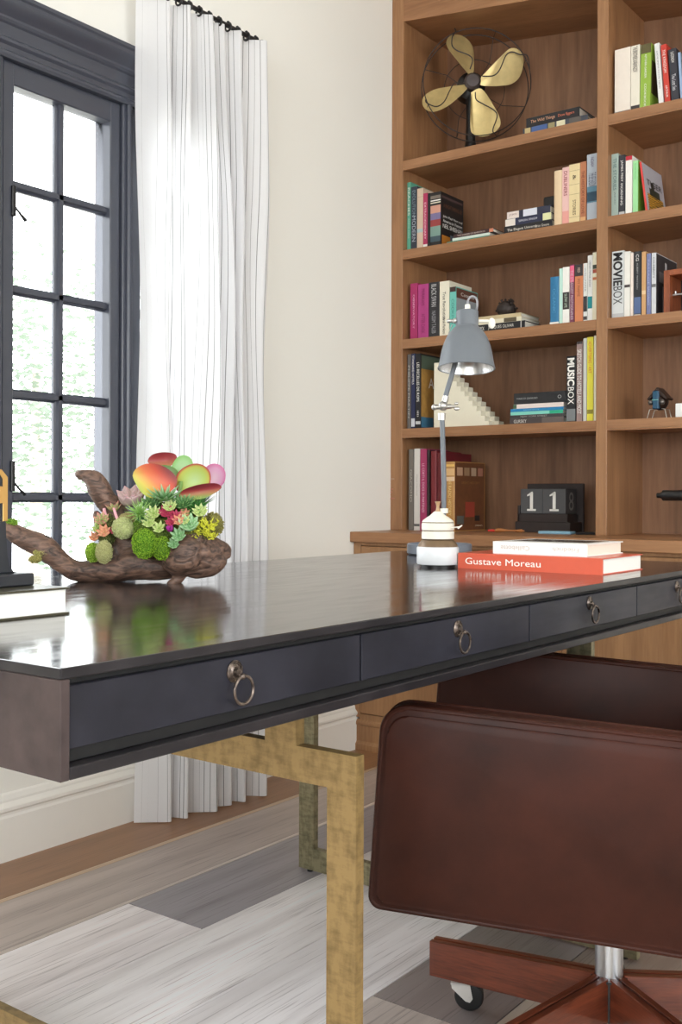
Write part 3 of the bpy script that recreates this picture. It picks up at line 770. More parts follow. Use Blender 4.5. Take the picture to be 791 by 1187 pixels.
# --- left bay, third shelf (C)
G = 'upright books at the left of the third shelf'
sb('C', -2.250, -2.216, .220, (164, 44, 98), 'deep magenta upright book with white specks, leftmost on the third shelf', G, titles=[('OBSERVATORY', .5, .6, .25, (230,170,200))], d=.165)
sb('C', -2.214, -2.166, .212, (172, 60, 124), 'thick orchid purple upright book, second from left on the third shelf', G, titles=[('MURAKAMI', .76, .3, .3, (130,30,90)), ('AFTER DARK', .28, .36, .35, (130,30,90))])
sb('C', -2.164, -2.118, .214, (40, 38, 42), 'thick black upright book with grey lettering, third shelf', G, titles=[('BLACK SWAN', .76, .4, .5, (190,190,190)), ('NASSIM TALEB', .28, .4, .4, (150,150,155))])
sb('C', -2.116, -2.073, .212, (232, 226, 206), 'thick ivory upright book with black lettering, third shelf behind the lamp', G, d=.17, titles=[('True Revolution', .56, .5, .3, BK), ('Haruki Murakami', .2, .3, .3, BK)])
sb('C', -2.071, -2.043, .186, (110, 190, 178), 'turquoise illustrated upright book directly behind the lamp, third shelf', G, d=.165, titles=[('COOKING', .5, .5, .4, (60,130,120))], patches=[(.9, 1, (60,40,36))],
   cover=[('pic', 0.02, .98, .78, .98, (96,60,48)), ('pic', .02, .98, .52, .78, (150,156,160)), ('text', 'Cosmos', .5, .87, .6, .07, W), ('pic', .02, .98, .2, .5, (100,40,36)), ('pic', .1, .5, .1, .3, (210,210,215))])
G = 'books lying flat on the third shelf'
fb(ZS['C'], -1.985, -1.755, 0, .030, BK, 'black book lying flat lettered Jacques Olivar, bottom of the third shelf pile', G, titles=[('JACQUES OLIVAR', .42, .46, .5, (220,216,206)), ('ONYX', .80, .16, .5, (220,216,206))], patches=[(.06,.07,W)])
fb(ZS['C'], -1.972, -1.768, .030, .016, (222, 214, 188), 'cream book lying flat in the middle of the third shelf pile', G, patches=[(.1,.35,(90,80,60))])
fb(ZS['C'], -1.980, -1.770, .046, .014, (196, 178, 140), 'tan book lying flat on top of the third shelf pile under the spiky object', G)
t = thing('spiky_ornament', 'dark round iron ornament covered in stubby spikes on the flat books', 'ornament', (-1.872, 3.52, ZS['C']+.061))
bm = BM(); ball(bm, (0, 0, .032), .037, .034, .031, u=24, v=16)
obj('body', bm, pmat('rusty_black_iron', (46, 36, 32), .6, bump=.4, bscale=120), t, smooth=True)
rnd = random.Random(2)
for k in range(16):
    a = 2*PI*k/16*2.618*3; zz = rnd.uniform(-.1, .95); rr = math.sqrt(max(0, 1-zz*zz)); d = Vector((rr*math.cos(a), rr*math.sin(a), zz))
    p = Vector((0, 0, .032))+Vector((d.x*.035, d.y*.032, d.z*.029)); bm = BM(); cyl(bm, p, p+d*.013, .0032, .0045, seg=8); obj('spike', bm, MATS['rusty_black_iron'], t)
G = 'upright books at the right of the third shelf'
sb('C', -1.657, -1.621, .173, (44, 116, 160), 'blue upright book with a white arrow mark, left of the third shelf right-hand row', G, round_spine=True, patches=[(.03,.07,W)], titles=[('OCEANIC', .5, .5, .3, (90,160,200))])
sb('C', -1.620, -1.607, .199, (190, 226, 214), 'very thin mint upright book beside the blue one, third shelf', G)
sb('C', -1.607, -1.581, .202, W, 'white upright book with a black label block, third shelf', G, patches=[(.26,.56,(48,40,40))], titles=[('SLOW LIFE', .41, .24, .4, (190,210,190))])
sb('C', -1.580, -1.563, .208, (120, 60, 84), 'slim pink and plum upright book with pale lettering, third shelf', G, patches=[(.70,.98,(222,96,130))], titles=[('THE STRANGEST PHOTOGRAPHER', .48, .84, .6, (214,190,200))])
sb('C', -1.561, -1.530, .205, (206, 128, 86), 'orange upright book with a charcoal top band, third shelf', G, patches=[(.80,1,(56,48,50))], titles=[('MY NAME', .6, .3, .3, (130,70,40)), ('RED', .9, .08, .3, (220,190,170))])
sb('C', -1.529, -1.514, .206, (226, 226, 222), 'thin white upright book with black diagonal pattern, third shelf', G, patches=[(.18,.44,(54,52,54)), (.04,.1,(70,68,68))], titles=[('WALLPAPER', .72, .4, .4, (130,130,140))])
sb('C', -1.513, -1.495, .231, (232, 232, 228), 'tall white upright book with a teal square, third shelf', G, patches=[(.20,.38,(22,140,148))], titles=[('ORHAN PAMUK SNOW', .72, .4, .4, (120,120,130))])
sb('C', -1.495, -1.476, .239, (232, 226, 200), 'tall cream upright book touching the divider, third shelf', G, patches=[(.76,.82,(60,70,60)), (.70,.755,(170,80,60)), (.6,.64,(200,120,80))])
# --- left bay, fourth shelf (D)
G = 'upright books at the left of the fourth shelf'
sb('D', -2.262, -2.246, .292, (104, 100, 98), 'grey upright book against the bookcase side, fourth shelf', G, titles=[('PHILIPPE MARTIN', .5, .7, .45, (190,188,184))])
sb('D', -2.244, -2.226, .294, (36, 44, 78), 'navy upright book with white lettering, fourth shelf', G, titles=[('STANDARD HOTELS', .78, .38, .5, W)], patches=[(.03,.14,(206,208,214))])
sb('D', -2.224, -2.200, .292, (26, 26, 30), 'tall black atlas with a golden map cover, fourth shelf behind the lamp', G, d=.235, titles=[('LES RECELLES DE ROPS', .62, .52, .5, W), ('1833', .2, .08, .3, W)], patches=[(.06,.10,(190,190,190))],
   cover=[('pic', .02, .98, .02, .98, pmat('map_cover', (168, 128, 66), .5, vary=.45, scale=45)), ('pic', .02, .4, .02, .16, (60,110,140)), ('pic', .02, .98, .80, .98, (80,96,80)),
          ('text', 'ATLAS', .58, .62, .7, .14, W), ('text', 'DE', .75, .42, .3, .1, W)])
# stair model
st = thing('staircase_model', 'cream carved staircase model on the fourth shelf behind the desk lamp', 'ornament', (-2.148, 3.455, ZS['D']))
M_cream = pmat('cream_plaster', (226, 220, 200), .7, vary=.04)
def stair(d0, d1, off, zoff, m):
    n = 13; w = .262; H = .252; pts = [(0, 0)]
    x = w-off; pts = [(0, 0), (x, 0)]
    for k in range(n):
        z = H*(k+1)/n+zoff*0; pts.append((x, z-0)); x -= (w-off)/(n+.8); pts.append((x, z))
    pts.append((0, H)); bm = BM(); prism(bm, pts, lambda a, b, d: (a, d, b), d0, d1); return obj('flight', bm, m, st)
stair(0, .035, .022, 0, M_cream); stair(.036, .075, 0, 0, pmat('greyer_plaster', (206, 200, 182), .75))
G = 'books lying in the pile on the fourth shelf'
ZD = ZS['D']
fb(ZD, -1.814, -1.600, 0, .022, (70, 62, 62), 'dark grey-brown book with white lettering lying at the bottom, fourth shelf pile', G, titles=[('GURSKY', .8, .24, .55, (220,216,210))], patches=[(.0,.4,(100,90,86))])
fb(ZD, -1.812, -1.600, .022, .012, (60, 58, 60), 'thin charcoal book with grey lettering second from the bottom, fourth shelf pile', G, titles=[('NEW YORK STREET', .55, .5, .5, (170,166,160))])
fb(ZD, -1.811, -1.604, .034, .012, (128, 206, 190), 'mint green book lying flat, third from the bottom of the fourth shelf pile', G, patches=[(0,.25,(40,170,130))])
fb(ZD, -1.811, -1.602, .046, .011, (30, 124, 176), 'bright blue book lying flat in the middle of the fourth shelf pile', G, titles=[('ARCHITECTS', .6, .3, .35, (140,200,230))])
fb(ZD, -1.800, -1.602, .057, .016, (228, 214, 208), 'white book lying flat under the black box-like book, fourth shelf', G, patches=[(.93,1,(60,90,60))])
fb(ZD, -1.797, -1.592, .073, .040, (30, 31, 34), 'thick black book with small round white mark on top of the fourth shelf pile', G, titles=[('MARCO ZANUSO', .74, .4, .16, (170,170,170)), ('O', .12, .07, .3, (180,180,180))])
G = 'upright books at the right of the fourth shelf'
sb('D', -1.591, -1.556, .233, (34, 34, 36), 'black and white upright book lettered MUSICBOX, fourth shelf', G, titles=[('MUSIC', .76, .42, .78, W), ('BOX', .40, .26, .66, W)], patches=[(.02,.2,(120,124,126))])
sb('D', -1.553, -1.531, .281, (150, 126, 122), 'speckled pink-grey upright book between the black one and the yellow one', G, titles=[('SKETCH GUIDE TO HOTELS AND MOST', .5, .8, .7, W)], patches=[(.97,1,(60,50,50))])
sb('D', -1.528, -1.515, .291, (204, 206, 198), 'thin pale grey-green upright book left of the yellow book, fourth shelf', G)
sb('D', -1.514, -1.491, .294, (228, 218, 70), 'bright yellow upright book with orange lettering, fourth shelf', G, titles=[('ADVERTISING / ART', .76, .38, .5, (214,120,50))], patches=[(.09,.14,(150,140,50))])
sb('D', -1.489, -1.472, .297, (226, 222, 196), 'thin ivory upright book touching the divider, fourth shelf', G)
# --- left bay, worktop (E)
G = 'upright books on the worktop'
sb('E', -2.254, -2.231, .316, (110, 104, 98), 'grey-brown upright book with a mottled spine, leftmost on the worktop', G, titles=[('GIACOMO', .55, .4, .4, (180,174,164))])
sb('E', -2.229, -2.202, .318, (206, 202, 196), 'pale grey upright book with small grey lettering on the worktop', G, titles=[('Mies Mackay', .55, .26, .25, (150,146,140))], patches=[(.05,.08,(90,90,90))])
sb('E', -2.201, -2.171, .316, (158, 50, 92), 'raspberry upright book with pale lettering on the worktop', G, titles=[('LE CORTI IL DOCE DI PARTENZE', .52, .60, .35, (226,180,200))])
sb('E', -2.169, -2.158, .312, (40, 26, 28), 'very thin near-black upright book beside the raspberry one', G)
sb('E', -2.155, -2.128, .307, (110, 26, 34), 'dark red cloth upright book left of the lamp pole on the worktop', G, d=.19, round_spine=True)
sb('E', -2.126, -2.089, .299, (94, 20, 28), 'deep crimson upright book directly behind the lamp pole on the worktop', G, d=.20, round_spine=True)
sb('E', -2.087, -2.047, .265, (176, 130, 72), 'gold spined decorative upright book with a brown pictorial cover on the worktop', G, d=.235, round_spine=True, titles=[('THE RADIO HISTORY', .5, .55, .35, (230,200,130))], patches=[(.93,.96,(220,180,100)), (.80,.90,(210,170,120)), (.72,.78,(220,190,160))],
   cover=[('pic', .02, .98, .01, .99, pmat('brown_pictorial', (104, 62, 36), .5, vary=.35, scale=40)), ('pic', .08, .26, .80, .92, (190,150,120)), ('pic', .31, .48, .80, .92, (150,120,90)), ('pic', .54, .7, .80, .92, (176,150,124)), ('pic', .76, .92, .80, .92, (160,110,90)),
          ('text', 'GREAT HISTORY', .5, .70, .6, .035, (150,110,60)), ('pic', .35, .65, .2, .42, (150,60,44)), ('pic', .08, .3, .10, .22, (90,90,84)), ('pic', .66, .82, .14, .22, (30,26,24)), ('text', 'STORIES', .78, .07, .24, .02, (210,190,160))])
# --- right bay top shelf (A)
G = 'books on the top shelf of the right bay'
sb('A', -1.417, -1.361, .227, (236, 226, 214), 'very thick cream volume with faint red title, top shelf of the right bay', G, titles=[], patches=[(.04,.06,(120,110,110))])
t = [o for o in bpy.data.objects if o.name.startswith('book')][-1]
for s, z, l, c in (('The Secret', .71, .55, (190,120,110)), ('Goals', .66, .4, (190,120,110)), ('of', .61, .1, (190,120,110)), ('Barbarians', .55, .75, (190,110,110)), ('JOHN RUSSELL', .88, .7, (190,170,160))):
    text('title', s, mcol(c), t, (0, -.0003, .227*z), (1, 0, 0), (0, 0, 1), .056*l, .007)
sb('A', -1.360, -1.328, .226, (230, 224, 208), 'ivory upright book with black foot band, top shelf of the right bay', G, patches=[(0,.10,(50,48,48))], titles=[('THE BROTHERS KARAMAZOV', .79, .38, .5, (90,80,80))])
sb('A', -1.328, -1.292, .221, (146, 178, 66), 'apple green upright book with an olive top band, right bay', G, lean=R(1.0), patches=[(.86,1,(92,84,50))], titles=[('KITCHEN GARDEN', .66, .35, .2, W), ('COOKBOOK', .22, .35, .2, W)],
   cover=[('pic', .05, .95, .25, .75, (70,52,30))])
sb('A', -1.262, -1.245, .214, (226, 226, 224), 'white upright book leaning left, top shelf of the right bay', G, lean=R(-4.5), titles=[('ZADIE SMITH WHITE TEETH', .58, .6, .3, (130,130,140))])
sb('A', -1.241, -1.222, .204, (200, 62, 50), 'red upright book leaning left beside the white one, right bay', G, lean=R(-4.5), titles=[('THE KINGDOM', .72, .38, .5, W), ('ARTHUR', .22, .2, .4, W)])
sb('A', -1.219, -1.192, .182, (46, 46, 56), 'charcoal upright book with white script leaning left, right bay', G, lean=R(-4), titles=[('LUCKNOW', .84, .2, .4, W), ('The Lost Sea', .38, .3, .5, (220,220,225))])
sb('A', -1.189, -1.180, .165, (150, 172, 204), 'thin pale blue upright book right of the charcoal one, right bay', G, lean=R(-3.5))
sb('A', -1.176, -1.140, .178, (232, 200, 40), 'yellow and orange upright book at the right edge of the photo, top shelf', G, lean=R(-2), patches=[(.22,.68,(232,120,70)), (.0,.1,(60,110,60))])
# --- right bay second shelf (B)
G = 'books on the second shelf of the right bay'
sb('B', -1.4275, -1.402, .219, (160, 178, 170), 'grey-green upright book with a red edge against the divider, right bay', G, titles=[('THE STORIES', .68, .5, .45, (80,110,110)), ('JANE GRAY', .30, .2, .2, (40,44,44))], patches=[])
sb('B', -1.401, -1.379, .210, (48, 48, 54), 'black upright book with white lettering, second from the divider, right bay', G, titles=[('JAMES FREY', .74, .35, .45, W), ('MORNING', .36, .35, .35, W)], patches=[(.02,.08,(190,190,190))])
sb('B', -1.377, -1.353, .202, (236, 234, 228), 'white upright book with a crimson top band, right bay', G, patches=[(.93,1,(184,34,54))])
sb('B', -1.351, -1.332, .182, (160, 222, 160), 'mint green upright book with a grass green cover, right bay', G, cover=[('pic', .0, 1, 0, 1, (118,168,60))], titles=[('Great House', .8, .3, .3, (110,190,120))])
M_tiger = None
def tiger_mat():
    m = bpy.data.materials.new('striped_cover'); m.use_nodes = True; nt = m.node_tree; b = nt.nodes['Principled BSDF']; b.inputs['Roughness'].default_value = .4
    tc = nt.nodes.new('ShaderNodeTexCoord'); wv = nt.nodes.new('ShaderNodeTexWave'); wv.bands_direction = 'Z'; wv.inputs['Scale'].default_value = 38; wv.inputs['Distortion'].default_value = 5; wv.inputs['Detail Scale'].default_value = 2
    nt.links.new(tc.outputs['Object'], wv.inputs['Vector']); cr = nt.nodes.new('ShaderNodeValToRGB'); cr.color_ramp.interpolation = 'CONSTANT'
    cr.color_ramp.elements[0].color = s2l((30, 26, 24)); cr.color_ramp.elements[1].position = .45; cr.color_ramp.elements[1].color = s2l((220, 160, 40))
    nt.links.new(wv.outputs['Fac'], cr.inputs['Fac']); nt.links.new(cr.outputs['Color'], b.inputs['Base Color']); return m
sb('B', -1.306, -1.299, .176, (214, 66, 62), 'slim red book with black and orange striped cover leaning left, right bay', G, d=.19, lean=R(-7.5),
   cover=[('pic', 0.02, 1, 0, 1, (178,176,184)), ('pic', .12, .9, .0, .42, tiger_mat()), ('pic', .25, .75, .40, .55, (36,44,30)), ('pic', .35, .5, .55, .68, (30,34,30)), ('text', 'TIGER', .5, .64, .75, .12, (40,38,40))])
# --- right bay third shelf (C)
G = 'books on the third shelf of the right bay'
sb('C', -1.4245, -1.381, .232, (214, 218, 218), 'thick white upright book lettered MOVIEBOX against the divider', G, titles=[('MOVIE', .73, .49, .78, (40,40,42)), ('BOX', .345, .26, .74, (60,60,62))], patches=[(0,.08,(190,192,194))])
sb('C', -1.380, -1.359, .226, (232, 230, 222), 'white upright book with a tiny black emblem, right bay third shelf', G, patches=[(.46,.50,(60,50,50))])
sb('C', -1.358, -1.348, .219, (236, 222, 212), 'thin pinkish white upright book left of the black one, right bay third shelf', G)
sb('C', -1.346, -1.321, .222, (40, 40, 44), 'black and blue photographic upright book, right bay third shelf', G, titles=[('ALBERT WATSON', .62, .4, .2, (180,180,180)), ('CG', .9, .1, .4, W)], patches=[(.05,.30,(84,104,146)), (0,.04,(190,180,170))])
sb('C', -1.319, -1.304, .217, (206, 160, 110), 'tan upright book between the black and lavender ones, right bay', G, patches=[(.34,.40,(226,196,150))])
sb('C', -1.302, -1.287, .209, (120, 126, 166), 'lavender blue upright book, right bay third shelf', G, titles=[('PASSAGE', .7, .4, .4, (180,186,214)), ('SALGADO', .32, .3, .4, (190,196,220))])
sb('C', -1.285, -1.269, .209, (206, 208, 212), 'silver upright book with a black and white portrait cover, right bay third shelf', G, d=.20, titles=[('CELEBRITY', .76, .34, .4, (90,90,96))], patches=[(.45,.50,(110,110,112))],
   cover=[('pic', 0.01, .99, .01, .99, (52,50,54)), ('pic', .3, .62, .0, .5, (150,140,146)), ('pic', .15, .4, .55, .72, (120,116,118)), ('pic', .42, .5, .5, .9, (190,186,188)), ('pic', .62, .9, .2, .6, (90,60,74))])
# wooden display frame
t = thing('wooden_frame_box', 'open reddish wooden frame box with a metal rod inside, right of the portrait book', 'box', (-1.245, 3.445, ZS['C']))
M_redw = wood('red_brown_wood', (118, 60, 34), (164, 90, 54), 'Z', scale=3)
w_, h_, d_ = .24, .146, .12
bm = BM(); box(bm, 0, .020, 0, d_, 0, h_, bev=.001); obj('post', bm, M_redw, t)
bm = BM(); box(bm, w_-.02, w_, 0, d_, 0, h_, bev=.001); obj('post', bm, M_redw, t)
bm = BM(); box(bm, 0.02, w_-.02, 0, d_, h_-.018, h_, bev=.001); obj('top_rail', bm, M_redw, t)
bm = BM(); box(bm, .02, w_-.02, d_-.008, d_, 0, h_-.018); obj('back', bm, pmat('dark_interior_wood', (54, 34, 26), .6), t)
bm = BM(); box(bm, .02, w_-.02, 0, d_-.008, 0, .006); obj('bottom', bm, M_redw, t)
bm = BM(); cyl(bm, (.021, .03, .066), (w_-.021, .03, .070), .0045, seg=12); cyl(bm, (.030, .03, .066), (.030, .03, .078), .004, seg=10); obj('rod', bm, M_chrome, t, smooth=True)
# beetle ornament
t = thing('beetle_figurine', 'small blue and brown metal beetle figurine standing on thin wire legs on a shelf', 'figurine', (-1.277, 3.505, ZS['D']))
M_bb = pmat('teal_blue_enamel', (30, 76, 104), .35); M_bw = pmat('dark_bronze', (58, 44, 38), .4, metal=.5)
bm = BM(); ball(bm, (0, 0, .062), .027, .035, .030, u=20, v=12); obj('body', bm, M_bw, t, smooth=True)
bm = BM(); prism(bm, [(-.036, .070), (-.002, .108), (.002, .108), (.036, .070), (.030, .066), (0, .090), (-.030, .066)], lambda a, b, d: (a, d, b), -.030, .03, bev=.002); obj('wing_case', bm, M_bw, t)
bm = BM(); box(bm, -.013, .008, -.041, -.02, .034, .096, bev=.003); obj('face_plate', bm, M_bb, t)
bm = BM(); box(bm, -.013, .008, -.0418, -.04, .064, .0665); obj('face_stripe', bm, pmat('pale_teal', (120, 180, 170), .5), t)
for s in (-1, 1):
    bm = BM(); ball(bm, (s*.020-.002, -.030, .058), .0095, u=12, v=8); obj('eye', bm, pmat('pewter_eye', (110, 104, 100), .3, metal=.6), t, smooth=True)
    for yy in (-.025, .02):
        bm = BM(); tube(bm, [(s*.015, yy, .036), (s*.026, yy-.003, .034), (s*.034, yy-.006, .004), (s*.040, yy-.01, .0015)], .0016, 6); obj('leg', bm, pmat('silver_wire', (200, 196, 188), .3, metal=.8), t, smooth=True)
bm = BM(); box(bm, 0, .05, 0, .05, 0, .05, bev=.002); o = obj('display_block', bm, pmat('white_gloss', (232, 234, 234), .3), None, loc=(-1.213, 3.47, ZS['D']))
tag(o, 'small white block at the right edge beside the beetle figurine', 'ornament')
# black telescope end
t = thing('spotting_telescope', 'black cylindrical telescope end pointing left at the right edge, above the worktop', 'telescope', (-1.02, 3.42, ZS['E']))
bm = BM()
tube(bm, [(-.235, 0, .138), (-.222, 0, .138), (-.222, 0, .138), (-.215, 0, .138), (-.2149, 0, .138), (.2, 0, .138)], [.0085, .0085, .011, .011, .0175, .0185], 24); obj('tube', bm, M_black, t, smooth=True)
bm = BM(); cyl(bm, (0, 0, .003), (0, 0, .125), .008); cyl(bm, (0, 0, 0), (0, 0, .01), .06, seg=32); obj('stand', bm, M_black, t, smooth=True)

# perpetual calendar on the worktop
cal = thing('block_calendar', 'dark wooden block calendar showing 11 on the worktop', 'calendar', (-1.823, 3.545, ZS['E']))
M_slate = pmat('slate_block', (74, 74, 76), .55, vary=.1, scale=90); M_dkw = pmat('dark_stained_wood', (44, 34, 32), .45); M_num = pmat('white_numeral', (232, 230, 224), .5)
cz, cs = .070, .0915
bm = BM(); box(bm, -.016, .205, -.012, .10, 0, .040, bev=.002); box(bm, -.010, .19, .0, .09, .038, .0695, bev=.001); obj('base', bm, M_dkw, cal)
bm = BM(); box(bm, -.02, .21, .094, .106, .0, .182, bev=.002); box(bm, -.012, -.004, .0, .1, .0, .10, bev=.001); obj('stand_back', bm, M_dkw, cal)
for k in range(2):
    bm = BM(); box(bm, k*cs+.0005, (k+1)*cs-.0005, 0, cs, cz, cz+cs, bev=.0015)
    b_ = obj('number_block', bm, M_slate, cal)
    # serif numeral 1
    bm = BM(); cx = (k+.5)*cs
    box(bm, cx-.006, cx+.006, -.0006, .001, cz+.014, cz+.078); box(bm, cx-.018, cx+.018, -.0006, .001, cz+.010, cz+.017)
    prism(bm, [(cx-.018, cz+.064), (cx-.018, cz+.069), (cx, cz+.081), (cx+.006, cz+.081), (cx-.004, cz+.068)], lambda a, b, d: (a, d, b), -.0006, .001)
    obj('numeral', bm, M_num, b_)
    if k == 1:
        text('side_numeral', '8', pmat('faint_numeral', (150, 148, 144), .6), b_, (2*cs+.0003, cs*.5, cz+cs*.5), (0, 1, 0), (0, 0, 1), .040, .068)
# knife / pen and notebook lying on the worktop
t = thing('folding_knife', 'small wooden handled folding knife with a red tip lying on the worktop', 'knife', (-1.86, 3.475, ZS['E']), R(15))
bm = BM(); tube(bm, [(-.055, 0, .006), (-.03, 0, .006)], [.004, .005], 10); obj('red_tip', bm, mcol((196, 50, 40)), t, smooth=True)
bm = BM(); tube(bm, spline([(-.03, 0, .006), (-.01, 0, .008), (.02, 0, .007), (.055, .004, .007), (.08, .008, .006)], 4), [.005+.0025*math.sin(i*.5) if 0 < i < 15 else .003 for i in range(17)], 10); obj('handle', bm, pmat('amber_wood', (166, 104, 54), .35), t, smooth=True)
bm = BM(); box(bm, 0, .118, 0, .06, 0, .010, bev=.0015); o = obj('notebook', bm, pmat('pale_blue_cover', (126, 166, 186), .35), None, loc=(-1.692, 3.428, ZS['E'])); o.rotation_euler = (0, 0, R(6)); tag(o, 'pale blue notebook lying on the worktop in front of the block calendar', 'notebook')
bm = BM(); box(bm, 0, .085, 0, .06, 0, .008, bev=.001); o = obj('phone', bm, M_black, None, loc=(-1.560, 3.455, ZS['E'])); tag(o, 'flat black phone lying right of the pale blue notebook on the worktop', 'phone')

# ------------------------------------------------------------------ desk fan on the top shelf
fan_ang = math.atan2(.6, .8)
FC = Vector((-2.026, 3.555, 2.538))
fan = thing('desk_fan', 'antique black desk fan with four brass blades on the top shelf', 'fan', (FC.x, FC.y, ZS['A']), yaw)
fz = FC.z-ZS['A']
K = .00059
def F(a, b, w=0): return Vector(((a-395)*K, w, (374-b)*K+fz))
M_brass = pmat('aged_brass', (206, 184, 128), .4, metal=.6, vary=.25, scale=30)
M_brown = pmat('dark_iron_wire', (44, 34, 32), .5)
blades = [[(345,310),(270,235),(205,160),(199,110),(230,65),(290,50),(345,70),(380,120),(387,200),(378,305)],
          [(430,330),(560,205),(620,162),(680,175),(707,230),(690,310),(640,355),(570,371),(430,382)],
          [(365,430),(366,640),(390,690),(440,712),(500,705),(548,665),(545,610),(500,520),(430,410)],
          [(320,380),(200,386),(120,400),(62,440),(45,490),(60,540),(100,570),(150,565),(230,520),(335,412)]]
hubc = (372, 363)
for bl in blades:
    P = spline(bl+[bl[0]], 4)[:-1]
    cxm = sum(p[0] for p in P)/len(P); cym = sum(p[1] for p in P)/len(P)
    ax = Vector((cxm-hubc[0], cym-hubc[1])).normalized(); pr = Vector((-ax.y, ax.x))
    bm = BM()
    def fnb(a, b, d):
        q = Vector((a-hubc[0], b-hubc[1])); s = q.dot(pr); l = q.dot(ax)
        return F(a, b, d+.0003*s*min(1, l/150))
    # fan-shaped grid for a smooth twisted plate
    prism(bm, P, fnb, -.001, .001)
    bmesh.ops.triangulate(bm, faces=[f for f in bm.faces if len(f.verts) > 4])
    obj('blade', bm, M_brass, fan, smooth=True, sharp=50)
bm = BM(); Mh = Matrix.Rotation(PI/2, 4, 'X')
hc = F(*hubc); lathe(bm, [(.001, .022), (.024, .020), (.032, .010), (.032, -.02)], 28, hc, M=Mh); obj('hub', bm, pmat('grey_hub', (84, 76, 76), .4, metal=.5), fan, smooth=True)
bm = BM(); lathe(bm, [(.001, -.02), (.03, -.022), (.055, -.04), (.058, -.085), (.045, -.11), (.001, -.115)], 28, hc, M=Mh)
obj('motor', bm, M_black, fan, smooth=True)
bm = BM(); lathe(bm, [(.001, 0), (.062, 0), (.062, .010), (.045, .022), (.026, .05), (.019, .09), (.017, .16), (.02, .26)], 32, (hc.x, .05, 0)); obj('base', bm, M_black, fan, smooth=True)
def ring_pts(cx, cy, r, w, n=64): return [F(cx+r*math.cos(2*PI*i/n), cy+r*math.sin(2*PI*i/n), w) for i in range(n)]
for (r, w, rad) in ((350, -.035, .0021), (352, .028, .0021), (200, .045, .0015)):
    bm = BM(); tube(bm, ring_pts(395, 385, r, w), rad, 6, closed=True); obj('cage_ring', bm, M_brown, fan, smooth=True)
fw = [[(350,300),(365,245),(340,215),(260,185),(230,150),(235,90),(255,62),(250,36)], [(430,345),(500,345),(540,310),(580,220),(620,195),(670,210),(720,215),(738,300)],
      [(385,450),(390,500),(430,530),(500,570),(525,610),(500,690),(505,718)], [(320,395),(250,395),(220,440),(180,520),(130,550),(70,525),(62,500)]]
for wv in fw:
    pp = spline(wv, 6); n = len(pp); bm = BM(); tube(bm, [F(a, b, -.030-.012*math.sin(PI*i/n)) for i, (a, b) in enumerate(pp)], .0023, 6); obj('cage_wire', bm, M_brown, fan, smooth=True)
for k in range(8):
    a = 2*PI*k/8+.35
    p0 = (395+60*math.cos(a), 385+60*math.sin(a)); pm = (395+210*math.cos(a+.15), 385+210*math.sin(a+.15)); p1 = (395+351*math.cos(a), 385+351*math.sin(a))
    bm = BM(); tube(bm, [F(*p0, .062), F(*pm, .050), F(*p1, .028), F(*p1, -.035)], .0014, 6); obj('cage_wire', bm, M_brown, fan, smooth=True)

# ------------------------------------------------------------------ desk lamp
lp = thing('desk_lamp', 'grey metal desk lamp with bell shade and white banded base on the desk', 'lamp', (-1.263, 2.050, ZT), yaw)
LS = 1/507.0
def Lp(px, py, y=0): return Vector(((px-508)*LS, y, (657-py)*LS))
M_grey = pmat('grey_lamp_enamel', (104, 109, 115), .42, vary=.06, scale=25, spec=.4)
M_wh = pmat('chalky_white_ceramic', (226, 222, 210), .45, vary=.06, scale=60)
M_brn = pmat('bronze_glaze', (120, 98, 74), .35, metal=.3, vary=.3, scale=40)
M_mar = pmat('streaked_white_glaze', (214, 216, 218), .35, vary=.10, scale=25)
bm = BM(); lathe(bm, [(.001, 0), (.040, 0), (.041, .007), (.001, .007)], 48, cap=False); obj('foot', bm, M_black, lp, smooth=True)
bm = BM(); lathe(bm, [(.001, .007), (.046, .007), (.048, .010), (.048, .044), (.046, .047), (.001, .047)], 48, cap=False); obj('base_drum', bm, M_mar, lp, smooth=True)
bm = BM(); lathe(bm, [(.046, .047), (.044, .053), (.038, .060), (.036, .062), (.001, .062)], 48, cap=False); obj('base_collar', bm, M_brn, lp, smooth=True, label='bronze coloured collar')
bm = BM(); prof_ = [(.034, .062), (.037, .065), (.037, .080), (.035, .082), (.0355, .084), (.0372, .086), (.0372, .099), (.035, .101), (.0365, .103), (.034, .107), (.026, .113), (.018, .118), (.012, .124), (.008, .127)]
mis = [0]*len(prof_)
for i, (r, z) in enumerate(prof_):
    if abs(z-.082) < .002 or abs(z-.101) < .001 or z < .064: mis[i] = 1
lathe(bm, prof_, 48, mis=mis, cap=False); obj('base_bands', bm, [M_wh, M_brn], lp, smooth=True)
bm = BM(); lathe(bm, [(.008, .126), (.0045, .130), (.0035, .138), (.005, .145), (.0065, .148), (.0065, .150), (.001, .150)], 24, cap=False); obj('neck', bm, pmat('tan_neck', (176, 142, 104), .4), lp, smooth=True)
bm = BM(); tube(bm, [Lp(522, 611, -.03), Lp(530, 610, -.036)], .0016, 8); tube(bm, [Lp(529, 611.5, -.036), Lp(534, 608, -.038)], [.0028, .0012], 8); obj('switch', bm, M_wh, lp, smooth=True)
bm = BM(); tube(bm, [Lp(514.5, 600), Lp(515, 560), Lp(512.5, 485)], .0058, 20); obj('lower_pole', bm, M_grey, lp, smooth=True)
M_nick = pmat('nickel', (190, 188, 184), .3, metal=.85)
bm = BM(); cyl(bm, Lp(515, 594.5), Lp(515, 589), .0095, seg=20); obj('pole_socket', bm, M_wh, lp, smooth=True)
bm = BM(); cyl(bm, Lp(512, 487), Lp(512, 479), .0088, seg=24); ball(bm, Lp(513.4, 470.5), .0112); cyl(bm, Lp(504, 472), Lp(523, 471), .0055, seg=14); cyl(bm, Lp(515, 466), Lp(517, 459), .0072, seg=20)
